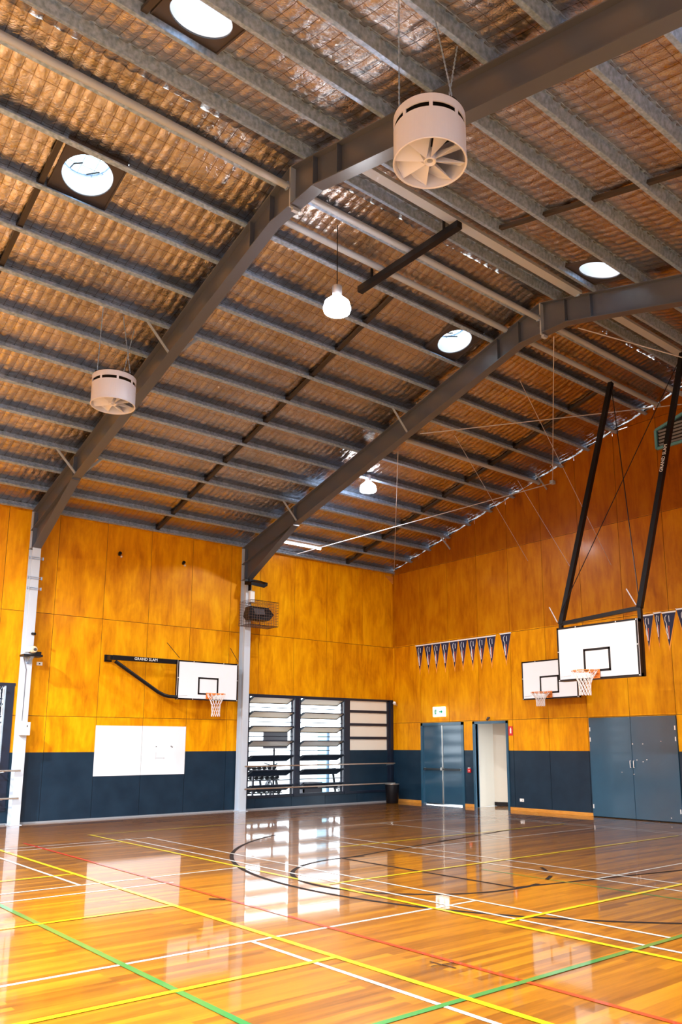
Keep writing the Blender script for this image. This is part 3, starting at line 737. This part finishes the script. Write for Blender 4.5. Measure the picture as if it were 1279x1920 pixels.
MB().box((-.35,3,0),(-.31,3.55,2.3)).build('door_leaf', mat('pale_blue_glass',(.25,.5,.62),.2), R); MB().box((-.37,2.94,0),(-.29,3.0,2.34)).build('door_post', DOORB, R)

# ------------------------------------------------------------------ doors
def doorframe(R, y0, y1, zt, w=.09, dep=.03):
    m = MB(); m.box((-dep,y0,0),(.1,y0+w,zt)); m.box((-dep,y1-w,0),(.1,y1,zt)); m.box((-dep,y0,zt-w),(.1,y1,zt)); m.build('door_frame', DOORB, R, bevel=.003)
R = thing('door_1', None, None, (0,-2.16,0), kind='structure'); doorframe(R, D1[0], D1[1], 2.38)
for k, (a, c) in enumerate(((-2.94,-2.185),(-2.145,-1.38))):
    lf = MB().box((.01,a,.035),(.05,c,2.292)).build('door_leaf', DOORG, R, bevel=.002)
    MB().bar((-.035,a+.03,1.02),(-.035,c-.03,1.02),.04,.05).build('push_bar', mat('dark_push_bar',(.02,.025,.03),.3) if k == 0 else bpy.data.materials['dark_push_bar'], lf)
    for e in (a+.04, c-.04): MB().box((-.03,e-.02,.99),(.01,e+.02,1.05)).build('bar_end', CHROME, lf)
MB().box((-.008,-2.185,.035),(.012,-2.145,2.29)).build('meeting_strip', CHROME, R)
MB().lathe([(.001,-.03),(.045,-.03),(.045,.03),(.001,.03)], (-.04,-2.165,1.03), 16, axis=(1,0,0)).build('bar_latch', CHROME, R)
R = thing('door_2', None, None, (0,-4.06,0), kind='structure'); doorframe(R, D2[0], D2[1], 2.38, .075)
MB().box((.02,-3.485,0),(.13,-3.44,2.3)).build('reveal', DOORB, R)
R = thing('door_3', None, None, (0,-8.5,0), kind='structure')
MB().box((.012,-9.69,-.01),(.06,-7.31,2.4)).build('door_backing', DOORD, R)
for k, (a, c) in enumerate(((-9.67,-8.505),(-8.495,-7.33))):
    lf = MB().box((-.035,a,.02),(.01,c,2.375)).build('door_leaf', DOORB, R, bevel=.002)
    s = -8.5+(.05 if k else -.05)*.9
    hd = MB(); hd.tube([(-.04,s,1.19),(-.075,s,1.19),(-.075,s,1.35),(-.04,s,1.35)], .009, 8); hd.build('handle', WHITEP, lf, smooth=True)
    hy = c-.03 if k else a+.03
    for z in (.25,1.85,2.1): MB().box((-.045,hy-.012,z-.05),(-.035,hy+.012,z+.05)).build('hinge', WHITEP, lf)
for yy, zz, rr in ((-8.53,1.74,.014),(-8.8,1.74,.012),(-8.62,1.37,.012),(-8.88,1.38,.014),(-8.78,1.33,.012),(-8.52,1.04,.011),(-8.2,1.08,.009),(-9.4,.1,.012),(-9.27,1.8,.008)):
    MB().lathe([(.001,0),(rr,0),(rr,.006),(.001,.008)], (-.035,yy,zz), 10, axis=(-1,0,0)).build('bolt_head', WHITEP, R)
# small wall fittings by the doors
R = thing('exit_sign', 'white emergency exit sign with green pictograms above the double doors', 'exit sign', (-.04,-2.12,2.68))
MB().box((-.07,-2.34,2.55),(-.002,-1.86,2.84)).build('sign_box', mat('lit_sign_face',(.9,.93,.92),.4, emit=(.9,1,.95), es=1.3), R, bevel=.01)
g = MB()  # running figure, arrow and doorway
g.box((-.073,-2.02,2.62),(-.070,-1.92,2.77)); g.build('doorway_symbol', GREEN, R)
g = MB(); g.prism([(-.074,-2.28,2.69),(-.074,-2.20,2.76),(-.074,-2.20,2.71),(-.074,-2.12,2.71),(-.074,-2.12,2.67),(-.074,-2.20,2.67),(-.074,-2.20,2.62)], (.002,0,0)); g.build('arrow_symbol', GREEN, R)
g = MB(); g.lathe([(.001,0),(.013,0),(.013,.003),(.001,.003)], (-.074,-1.965,2.75), 12, axis=(-1,0,0)); g.bar((-.0745,-1.965,2.735),(-.0745,-1.985,2.69),.018,.003,up=(1,0,0)); g.bar((-.0745,-1.985,2.69),(-.0745,-1.95,2.64),.010,.003,up=(1,0,0)); g.bar((-.0745,-1.985,2.69),(-.0745,-2.01,2.645),.010,.003,up=(1,0,0)); g.build('running_figure', WHITEP, R)
R = thing('extinguisher_sign', 'small red sign with a white extinguisher symbol right of the open doorway', 'sign', (-.005,-4.79,2.1))
MB().box((-.008,-4.87,1.97),(-.002,-4.72,2.22)).build('sign_plate', RED, R)
g = MB(); g.box((-.010,-4.82,2.03),(-.008,-4.77,2.15)); g.box((-.010,-4.81,2.15),(-.008,-4.78,2.18)); g.build('extinguisher_symbol', WHITEP, R)
R = thing('door_release', 'red and white emergency release button between the two doorways', 'button', (-.01,-3.24,1.0))
MB().box((-.04,-3.30,.95),(-.002,-3.19,1.06)).build('release_box', RED, R, bevel=.006); MB().box((-.043,-3.27,1.065),(-.002,-3.21,1.09)).build('release_cover', WHITEP, R); MB().lathe([(.001,0),(.018,0),(.018,.01),(.001,.01)],(-.04,-3.26,1.0),12,axis=(-1,0,0)).build('button_face', WHITEP, R)
R = thing('power_socket', 'white double power socket low on the navy dado', 'socket', (-.005,-5.1,.28))
MB().box((-.012,-5.17,.24),(-.001,-5.03,.32)).build('socket_plate', WHITEP, R, bevel=.004); MB().box((-.014,-5.14,.27),(-.012,-5.12,.29)).build('socket_pin', DOORD, R)
def camera_fit(loc, d, label, name='security_camera', m1=WHITEP):
    R = thing(name, label, 'camera', loc); p = Vector(loc); d = Vector(d)
    MB().tube([p, p+d*.06], .02, 10).build('wall_mount', m1, R, smooth=True)
    q = p+d*.06; MB().tube([q, q+d*.05+Vector((0,0,-.06))], [.035,.03], 12).build('camera_body', m1, R, smooth=True)
    e = q+d*.05+Vector((0,0,-.06)); MB().tube([e, e+Vector((0,0,-.015))+d*.01], .022, 12).build('camera_lens', BLACK, R, smooth=True)
camera_fit((-.002,-4.05,2.47),(-1,0,0),'small grey camera above the open doorway', m1=GREYP)
R = thing('spotlight', 'small chrome spotlight by the corner post of the louvre window', 'spotlight', (-.02,-.17,2.97))
MB().tube([(0,-.19,2.95),(-.08,-.19,2.98)], .022).build('arm', CHROME, R, smooth=True)
MB().lathe([(.001,0),(.05,.005),(.055,.05),(.03,.10),(.001,.1)], (-.10,-.19,3.0), 16, axis=(-.5,-.3,.3)).build('lamp_head', WHITEP, R, smooth=True)

# vent louvre high on the gable
R = thing('gable_vent', 'house shaped vent with teal frame and grey slats high on the gable', 'vent', (-.02,-10.7,9))
vy0, vy1 = -9.70, -11.70; zl, zt_ = 9.25, 9.25+.268*1.0
out = [(vy0,8.78),(vy1,8.78),(vy1,zl),(-10.7,zt_+.02),(vy0,zl)]
m = MB()
for a, c in zip(out, out[1:]+out[:1]): m.bar((-.03,*a),(-.03,*c),.06,.07,up=(1,0,0))
m.build('vent_frame', TEAL, R)
MB().add([(-.006,y,z) for y, z in out], [(0,1,2,3,4)]).build('vent_back', DOORD, R)
for k in range(7):
    z = 8.86+.085*k; a, c = vy0-.07, vy1+.07
    if z > zl-.03: dd = (z-zl+.06)/.268; a -= dd; c += dd
    if a > c: MB().bar((-.03,a,z),(-.03,c,z),.05,.014,up=(.6,0,.8)).build('slat', BLIND, R)

# ------------------------------------------------------------------ bin in the corner
R = thing('rubbish_bin', 'black round rubbish bin with a steel rim in the corner', 'bin', (-.62,-.62,0))
MB().lathe([(.001,.0),(.17,.0),(.185,.02),(.215,.55),(.205,.55),(.175,.03),(.001,.03)], (-.62,-.62,0), 32).build('bin_body', BLACK, R, smooth=True)
MB().tube([(-.62+.215*math.cos(t),-.62+.215*math.sin(t),.56) for t in np.linspace(0,6.2832,33)[:-1]], .012, 8, closed=True).build('bin_rim', CHROME, R, smooth=True)

# ------------------------------------------------------------------ whiteboard painted on two panels
R = thing('whiteboard', 'large white board on the side wall below the swing-arm backboard', 'whiteboard', (-8.46,-.006,1.6))
MB().box((-9.66,-.008,1.0),(-8.464,-.001,2.2)).build('board_panel', WHITE, R); MB().box((-8.456,-.008,1.0),(-7.26,-.001,2.2)).build('board_panel', WHITE, R)
pen = mat('faint_marker',(.35,.35,.38),.6)
m = MB(); m.box((-8.07,-.010,1.40),(-7.84,-.0085,1.412)); m.box((-8.075,-.010,1.38),(-8.068,-.0085,1.55)); m.box((-7.86,-.010,1.395),(-7.83,-.0085,1.415)); m.build('marker_strokes', pen, R)
m = MB(); 
for x, z in ((-8.07,1.69),(-7.66,1.70),(-7.63,1.68)): m.lathe([(.001,0),(.014,0),(.014,.004),(.001,.004)], (x,-.008,z), 10, axis=(0,-1,0))
m.build('screw_head', BLACK, R)

# ------------------------------------------------------------------ basketball boards
def hoop(R, c, rt, n, net_len=.42, rad=.225, seed=1, twist=0):
    """c: rim centre; rt: unit vector across the board; n: facing direction"""
    c, rt, n = Vector(c), Vector(rt), Vector(n); up = Vector((0,0,1))
    P = lambda t, rr, z: c+rt*(rr*math.cos(t))+n*(rr*math.sin(t))+up*z
    rim = MB(); rim_o = rim.tube([P(t,rad,0) for t in np.linspace(0,2*math.pi,33)[:-1]], .011, 8, closed=True).build('rim', ORANGE, R, smooth=True)
    br = MB(); b0 = c-n*(rad+.15)
    br.prism([b0-rt*.09+up*.05, b0+rt*.09+up*.05, b0+rt*.09-up*.12, b0-rt*.09-up*.12], n*.012)
    br.bar(b0-rt*.07, c-n*rad-rt*.05, .02, .05); br.bar(b0+rt*.07, c-n*rad+rt*.05, .02, .05); br.bar(b0-up*.11, c-n*(rad-.02)-up*.01, .03, .01)
    br.prism([c-n*rad-rt*.06, c-n*rad+rt*.06, b0+rt*.08, b0-rt*.08], up*.008)
    br.build('rim_bracket', ORANGE, R)
    prof = [(0,1.0),(.1,.93),(.22,.75),(.34,.60),(.46,.52),(.6,.48),(.8,.46),(1,.47)]
    def rr(s):
        for (a, ra), (b_, rb) in zip(prof, prof[1:]):
            if s <= b_: return rad*(ra+(rb-ra)*(s-a)/(b_-a))
        return rad*.47
    net = MB(); K = 12; rings = 6
    rnd = random.Random(seed)
    for k in range(K):
        for sgn in (-1, 1):
            pts = []
            for i in range(rings*2+1):
                s = i/(rings*2); t = 2*math.pi*(k+sgn*.5*i/2*1.0)/K
                pts.append(P(t, rr(s)*(1+.04*rnd.uniform(-1,1)), -.012-s*net_len))
            net.tube(pts, .0052, 5)
        t = 2*math.pi*k/K
        net.tube([P(t,rad,.012),P(t,rad+.012,-.0),P(t,rad*.98,-.03)], .006, 5)
    net.build('net', NET, rim_o)
def board(R, c, rt, n, w, h, matb, sideframe=.08):
    """c: centre of front face"""
    c, rt, n = Vector(c), Vector(rt), Vector(n); up = Vector((0,0,1))
    def slab(m, x0, x1, z0, z1, d0, d1):
        m.prism([c+rt*x0+up*z0+n*d0, c+rt*x1+up*z0+n*d0, c+rt*x1+up*z1+n*d0, c+rt*x0+up*z1+n*d0], n*(d1-d0))
    m = MB(); slab(m, -w/2, w/2, -h/2, h/2, -.02, 0); bp_ = m.build('backboard_panel', WHITE, R)
    m = MB(); e = .035
    for a in ((-w/2,w/2,h/2-e,h/2),(-w/2,w/2,-h/2,-h/2+e),(-w/2,-w/2+e,-h/2,h/2),(w/2-e,w/2,-h/2,h/2)): slab(m, *a, 0, .004)
    m.build('border', BLACK, bp_)
    m = MB(); q = h*.46/2; zc_ = -h/2+.14; zw = .45; W2 = .30
    for a in ((-W2,W2,zc_+zw-.045,zc_+zw),(-W2,W2,zc_,zc_+.045),(-W2,-W2+.045,zc_,zc_+zw),(W2-.045,W2,zc_,zc_+zw)): slab(m, *a, 0, .003)
    m.build('target_square', BLACK, bp_)
    m = MB()
    for a in ((-w/2,w/2,h/2-.06,h/2),(-w/2,w/2,-h/2,-h/2+.06),(-w/2,-w/2+.06,-h/2,h/2),(w/2-.06,w/2,-h/2,h/2),(-.25,-.2,-h/2,h/2),(.2,.25,-h/2,h/2)): slab(m, *a, -.02-sideframe, -.02)
    m.build('back_frame', BLACK, R)
    m = MB()
    for x, z in ((-w/2+.45,h/2-.018),(w/2-.45,h/2-.018),(-w/2+.018,.05),(w/2-.018,.05),(-w/2+.45,-h/2+.018),(w/2-.018,-h/2+.018),(-w/2+.02,-h/2+.02),(w/2-.02,h/2-.02)):
        p = c+rt*x+up*z+n*.004; m.lathe([(.001,.006),(.011,.004),(.012,0)], p, 8, axis=n)
    m.build('bolt_head', WHITEP, bp_)
    m = MB()
    for k in range(9): slab(m, -w/2+.06+.027*k, -w/2+.08+.027*k, -h/2+.075+.002*k, -h/2+.09+.002*k, 0, .001)
    m.build('small_print', pen, bp_)
XA, XN = (1,0,0), (0,-1,0)
YA, YN = (0,-1,0), (-1,0,0)
# 1 swing arm backboard on the side wall
by = -.42; R = thing('basketball_backboard', 'backboard folded on black swing arms against the side wall above the whiteboard', 'basketball hoop', (-6.88,by,3.37), 'basketball hoops')
board(R, (-6.885,by,3.375), XA, XN, 1.78, 1.0, WHITE); hoop(R, (-6.86,by-.39,3.02), XA, XN, .56, seed=2)
m = MB(); m.bar((-9.48,-.30,3.835),(-7.75,-.30,3.83),.10,.115); m.bar((-9.48,-.30,3.835),(-9.48,-.0,3.835),.10,.115); arm_ = m.build('swing_arm', BLACK, R, bevel=.005)
m = MB(); m.tube([(-9.4,-.32,3.74),(-8.25,-.34,3.04),(-8.1,-.36,2.97),(-7.98,-.38,2.94),(-7.75,-.42,2.93)], .045, 10); m.build('diagonal_arm', BLACK, R, smooth=True)
m = MB(); m.box((-9.56,-.05,3.75),(-9.38,0,3.92)); m.build('wall_plate', BLACK, R)
lettering('GRAND SLAM', .10, (1,0,0), (0,0,1), (-8.62,-.3525,3.835), WHITEP, arm_)
for x0, x1, z0, z1 in ((-8.05,-7.69,4.31,3.96),(-6.19,-5.94,4.31,3.96)):
    MB().tube([(x0,-.30,z0),(x1,-.32,z1-.02)], .008, 6).build('tie_rod', BLACK, R)
# 2 wall mounted backboard at the gable end
R = thing('basketball_backboard', 'smaller looking backboard fixed on the gable wall behind the hanging one', 'basketball hoop', (-.5,-6.52,3.37), 'basketball hoops')
board(R, (-.5,-6.535,3.375), YA, YN, 1.75, 1.0, WHITE); hoop(R, (-.88,-6.53,3.02), YA, YN, .33, seed=3)
for yy in (-6.1,-6.95):
    for zz in (3.05,3.7): MB().bar((-.41,yy,zz),(0,yy,zz),.05,.05).build('wall_bracket', BLACK, R)
# 3 backboard hanging from the roof
R = thing('basketball_backboard', 'large backboard hung from the roof on two long black poles', 'basketball hoop', (-4.2,-10.48,3.48), 'basketball hoops')
board(R, (-4.2,-10.49,3.48), YA, YN, 1.8, 1.06, WHITE, sideframe=.16); hoop(R, (-4.6,-10.47,3.08), YA, YN, .44, seed=5)
A0, A1 = Vector((-4.03,-9.58,4.10)), Vector((-2.6,-10.16,9.56))
B0, B1 = Vector((-4.03,-11.36,4.22)), Vector((-2.6,-11.85,9.60))
for P0, P1 in ((A0,A1),(B0,B1)):
    pole_ = MB().bar(P0,P1,.095,.095,up=(1,0,0)).build('hanging_pole', BLACK, R)
    MB().bar(P0,(P0.x-.02,P0.y,2.96),.07,.07).build('upright', BLACK, R)
    for zz in (3.1,3.8): MB().bar((P0.x,P0.y,zz),(-4.06,P0.y,zz),.04,.04).build('standoff', BLACK, R)
MB().bar(A0+Vector((0,0,.02)),B0,.06,.075).build('crossbar', BLACK, R)
for p, q in ((A0+Vector((0,0,.25)),B1),(B0+Vector((0,0,.12)),A1)): MB().tube([p,q],.009,6).build('brace_cable', BLACK, R)
for p in (A0,B0):
    MB().tube([p+Vector((-.12,0,.04)), p+Vector((-.12,.18,.37))], .010, 6).build('tie_rod', ROPE, R)
d_ = (B1-B0).normalized(); n_ = Vector((-1,0,0)); n_ = (n_-d_*n_.dot(d_)).normalized(); n_ = n_
mid = B0.lerp(B1,.56)+n_*.050
lettering('GRAND SLAM', .10, d_, n_.cross(d_), mid, WHITEP, pole_)

# ------------------------------------------------------------------ pennants
def pennant(y0, y1, ztop, length, label, cl=None, skew=0):
    R = thing('pennant', label, 'pennant', (-.012,(y0+y1)/2,ztop), 'navy pennants hung along the gable wall')
    w = y0-y1; ym = (y0+y1)/2+skew
    X = -.012
    MB().prism([(X,y0-.006,ztop),(X,y1+.006,ztop),(X,ym,ztop-length*.86)], (.004,0,0)).build('pennant_cloth', NAVYC, R)
    m = MB(); m.prism([(X+.002,y0,ztop),(X+.002,y1,ztop),(X+.002,ym,ztop-length)], (.004,0,0)); m.build('pennant_edge', OCLOTH, R)
    MB().box((X-.004,y0,ztop-.012),(X+.006,y1,ztop+.022)).build('header_tape', WCLOTH, R)
    U = lambda a, z: (X-.002, ym+a*w, ztop-z*length)
    m = MB(); m.tube([U(.08,.06),U(.17,.11),U(.18,.2),U(.10,.27),U(.08,.33),U(.12,.4),U(.13,.5),U(.06,.58),U(.03,.68)], .0085, 5)
    m.tube([U(.10,.33),U(.035,.5),U(.02,.66)], .010, 5); m.tube([U(-.10,.08),U(-.11,.24)], .008, 5); m.build('crest_outline', WCLOTH, R)
    m = MB(); m.prism([U(-.02,.34),U(-.10,.34),U(-.045,.68),U(-.01,.68)], (-.002,0,0)); m.build('crest_stripe', RCLOTH, R)
    MB().lathe([(.001,0),(.01,0),(.01,.012),(.001,.014)], (X, y0, ztop+.02), 8, axis=(-1,0,0)).build('pin', WHITEP, R)
    return R
pos = ['first','second','third','fourth','fifth','sixth','seventh','eighth','ninth']
for k in range(9):
    a = -1.09-.366*k; pennant(a, a-.358, 4.755, .92, 'navy pennant with white crest, %s from the corner in the row of nine' % pos[k], skew=(.01,-.015,.01,0,-.02,.01,-.01,.015,.0)[k])
pennant(-4.53,-4.93,4.775,.90,'navy pennant hanging alone at the end of the row of nine')
pennant(-9.0,-9.29,4.755,.90,'navy pennant immediately right of the hanging backboard', skew=.03)
pennant(-9.295,-9.48,4.78,.84,'narrow navy pennant, middle of the three right of the hanging backboard')
pennant(-9.5,-9.86,4.76,.92,'navy pennant, third to the right of the hanging backboard', skew=.04)
pennant(-9.87,-10.25,4.80,.92,'navy pennant at the far right edge')

# ------------------------------------------------------------------ column fittings
cx = FX[2]
R = thing('flood_light', 'flat black floodlight at the top of the further column', 'floodlight', (cx,-.34,6.1))
m = MB(); m.prism([(cx-.12,-.32,6.22),(cx+.3,-.32,6.20),(cx+.42,-.62,6.1),(cx+.3,-.62,6.02),(cx-.12,-.62,6.06),(cx-.16,-.32,6.10)], (0,0,.09)); m.build('lamp_body', BLACK, R, bevel=.01)
MB().box((cx-.03,-.36,5.95),(cx+.03,-.31,6.3)).build('bracket', BLACK, R)
R = thing('junction_box', 'pale box on the further column between floodlight and speaker cage', 'box', (cx+.1,-.33,5.75)); MB().box((cx-.0,-.40,5.62),(cx+.14,-.31,5.95)).build('box_body', WHITEP, R, bevel=.005)
R = thing('speaker', 'black loudspeaker inside a wire cage on the further column', 'speaker', (cx,-.5,5.2))
m = MB(); m.prism([(cx-.2,-.35,5.20),(cx-.12,-.35,5.48),(cx+.42,-.42,5.46),(cx+.60,-.42,5.28),(cx+.45,-.42,5.10),(cx-.1,-.35,5.10)], (0,-.28,0)); m.build('speaker_body', BLACK, R, bevel=.015)
MB().prism([(cx+.02,-.64,5.25),(cx+.30,-.71,5.25),(cx+.25,-.71,5.40),(cx-.05,-.64,5.41)],(0,-.01,0)).build('speaker_grille', GREYP, R)
R = thing('wire_cage', 'brown wire guard cage around the black loudspeaker', 'cage', (cx,-.5,5.1))
m = MB(); xa, xb, ya, yb, za, zb_ = cx-.30, cx+.62, -.32, -.88, 4.93, 5.60; cg = mat('brown_wire',(.10,.05,.03),.5)
for x in np.linspace(xa,xb,13):
    for y in (ya,yb): m.tube([(x,y,za),(x,y,zb_)], .004, 4)
    m.tube([(x,ya,za),(x,yb,za)], .004, 4); m.tube([(x,ya,zb_),(x,yb,zb_)], .004, 4)
for z in np.linspace(za,zb_,10):
    m.tube([(xa,ya,z),(xb,ya,z),(xb,yb,z),(xa,yb,z)], .004, 4, closed=True)
for y in np.linspace(ya,yb,8):
    for x in (xa,xb): m.tube([(x,y,za),(x,y,zb_)], .004, 4)
    m.tube([(xa,y,za),(xb,y,za)], .004, 4)
m.build('cage_wires', cg, R)
m = MB(); m.bar((xa,yb,zb_),(xb,yb,zb_),.012,.012); m.bar((xa,yb,za),(xb,yb,za),.012,.012); m.bar((xa,ya,za),(xa,yb,za),.012,.012); m.bar((xb,ya,za),(xb,yb,za),.012,.012); m.build('cage_frame', BLACK, R)
cx = FX[1]
R = thing('winch_motor', 'cream winch motor on a dark shelf bracket on the nearer column', 'winch', (cx,-.36,3.9))
MB().lathe([(.001,-.10),(.06,-.10),(.085,-.07),(.085,.06),(.06,.10),(.001,.10)], (cx+.02,-.50,3.86), 24, axis=(.2,-1,0)).build('motor_drum', mat('cream_enamel',(.75,.62,.42),.35), R, smooth=True)
MB().lathe([(.001,0),(.035,0),(.035,.02),(.001,.02)], (cx+.04,-.60,3.86), 16, axis=(.2,-1,0)).build('motor_cap', GREYP, R)
MB().box((cx-.13,-.55,3.80),(cx-.05,-.42,3.92)).build('gearbox', WHITEP, R, bevel=.01)
MB().box((cx-.20,-.62,3.70),(cx+.22,-.32,3.745)).build('shelf', BLACK, R); MB().prism([(cx-.04,-.33,3.55),(cx-.04,-.33,3.70),(cx-.04,-.60,3.70)],(.08,0,0)).build('shelf_bracket', GALV, R)
MB().box((cx+.06,-.56,3.745),(cx+.20,-.38,3.82)).build('control_box', BLACK, R); MB().tube([(cx-.12,-.34,3.7),(cx-.03,-.32,3.42),(cx-.03,-.31,2.27)], .006, 6).build('cable', GREYP, R)
R = thing('wall_socket', 'small white socket on the plywood right of the nearer column', 'socket', (-11.1,-.01,3.6)); MB().box((-11.17,-.02,3.56),(-11.04,-.001,3.64)).build('socket_plate', WHITEP, R); MB().box((-11.12,-.024,3.585),(-11.09,-.02,3.615)).build('plug', BLACK, R)
R = thing('switch_box', 'white switch box low on the nearer column', 'switch box', (cx+.03,-.34,2.1)); MB().box((cx-.08,-.42,1.95),(cx+.13,-.31,2.24)).build('box_body', WHITEP, R, bevel=.006); MB().box((cx+.05,-.425,2.13),(cx+.07,-.42,2.18)).build('indicator', GREYP, R)
R = thing('column_camera', 'tiny dark camera high on the nearer column', 'camera', (cx+.05,-.33,4.25)); MB().tube([(cx+.04,-.31,4.25),(cx+.08,-.40,4.24)], .03, 10).build('camera_body', BLACK, R, smooth=True)
for z, nm in ((6.02,'top'),(5.55,'middle'),(5.30,'lowest')):
    R = thing('column_clamp', 'clamp with two bolts around the nearer column, %s of three' % nm, 'clamp', (cx,-.33,z), 'clamps on the nearer column')
    for dz in (-.02,.02): MB().tube([(cx-.16,-.33,z+dz),(cx+.16,-.33,z+dz)], .006, 6).build('clamp_rod', GALV, R)
    for e in (-1,1): MB().box((cx+e*.15-.01,-.345,z-.035),(cx+e*.15+.01,-.30,z+.035)).build('clamp_end', GALV, R)
for x, z, nm in ((-9.33,6.49,'left'),(-7.55,6.51,'right')):
    R = thing('wall_spotlight', 'small black spotlight high on the plywood, %s of the pair' % nm, 'spotlight', (x,-.01,z), 'pair of small spotlights on the side wall')
    MB().box((x-.03,-.02,z-.03),(x+.03,0,z+.03)).build('base', BLACK, R); MB().tube([(x,-.02,z),(x-.02,-.10,z+.02)], [.03,.045], 12).build('spot_head', BLACK, R, smooth=True)
    MB().box((x+.03,-.05,z-.07),(x+.06,-.0,z-.03)).build('clip', WHITEP, R)

# ------------------------------------------------------------------ bracing rods and cords
def cord(name, pts, rad, label, cat, matl=ROPE, group=None):
    o = MB().tube(pts, rad, 8).build(name, matl, None, smooth=True, origin=pts[0]); return tag(o, label, cat, group)
X2 = FX[2]+.1
cord('bracing_rod', [(X2,-7.15,8.53),(-.02,-10.41,9.70)], .011, 'pale rod from the far rafter rising right to the gable peak', 'rod')
cord('bracing_rod', [(X2,-2.45,7.35-.72),(-.04,-6.57,8.70)], .011, 'pale rod from the far haunch rising right to the gable', 'rod')
cord('lifting_cord', [(X2,-10.85,9.36),(-.05,-6.6,8.72)], .008, 'pale cord falling from the far ridge plate to a pulley on the gable', 'cord')
cord('bracing_rod', [(X2+.3,-11.2,9.5),(-.04,-13.8,8.6)], .011, 'pale rod from the far ridge running off to the right', 'rod')
cord('lifting_cord', [(X2,-6.42,8.32),(-.03,-.12,7.18)], .007, 'pale cord from the far rafter down to the corner bracket', 'cord')
for p, q, nm in (((-4.05,-6.77,9.0),(-.02,-5.63,6.70),'left'),((-.75,-5.97,8.78),(-.02,-7.08,6.18),'middle'),((-4.2,-8.92,9.57),(-.02,-8.23,6.14),'right')):
    cord('thin_wire', [p, q], .0045, 'thin wire slanting down to the gable plywood, %s of three' % nm, 'wire', ROPE, 'thin wires over the gable wall')
R = thing('pulley_bracket', 'small pale pulley bracket at the top edge of the gable', 'bracket', (-.06,-6.6,8.72)); MB().box((-.14,-6.66,8.66),(0,-6.56,8.76)).build('bracket_plate', PIPE, R, bevel=.01); MB().lathe([(.001,-.015),(.035,-.015),(.03,0),(.035,.015),(.001,.015)],(-.12,-6.61,8.70),16,axis=(0,1,0)).build('pulley_wheel', GALV, R)
R = thing('corner_bracket', 'triangular timber bracket high in the wall corner', 'bracket', (0,0,7)); MB().prism([(-.01,-.01,7.15),(-.35,-.01,7.15),(-.01,-.01,6.9)],(0,-.03,0)).build('bracket_plate', TIMB, R)
for s, nm in ((6.35,'upper'),(2.65,'lower')):
    R = thing('gable_brace', 'short pale angle brace poking down at the gable top, %s one' % nm, 'brace', (0,-s,zp(s)), 'short braces at the gable top')
    MB().bar((-.45,-s,zp(s)+.05),(-.02,-s-.02,zp(s)-.32),.05,.012,up=(0,1,0)).build('brace_angle', PIPE, R)
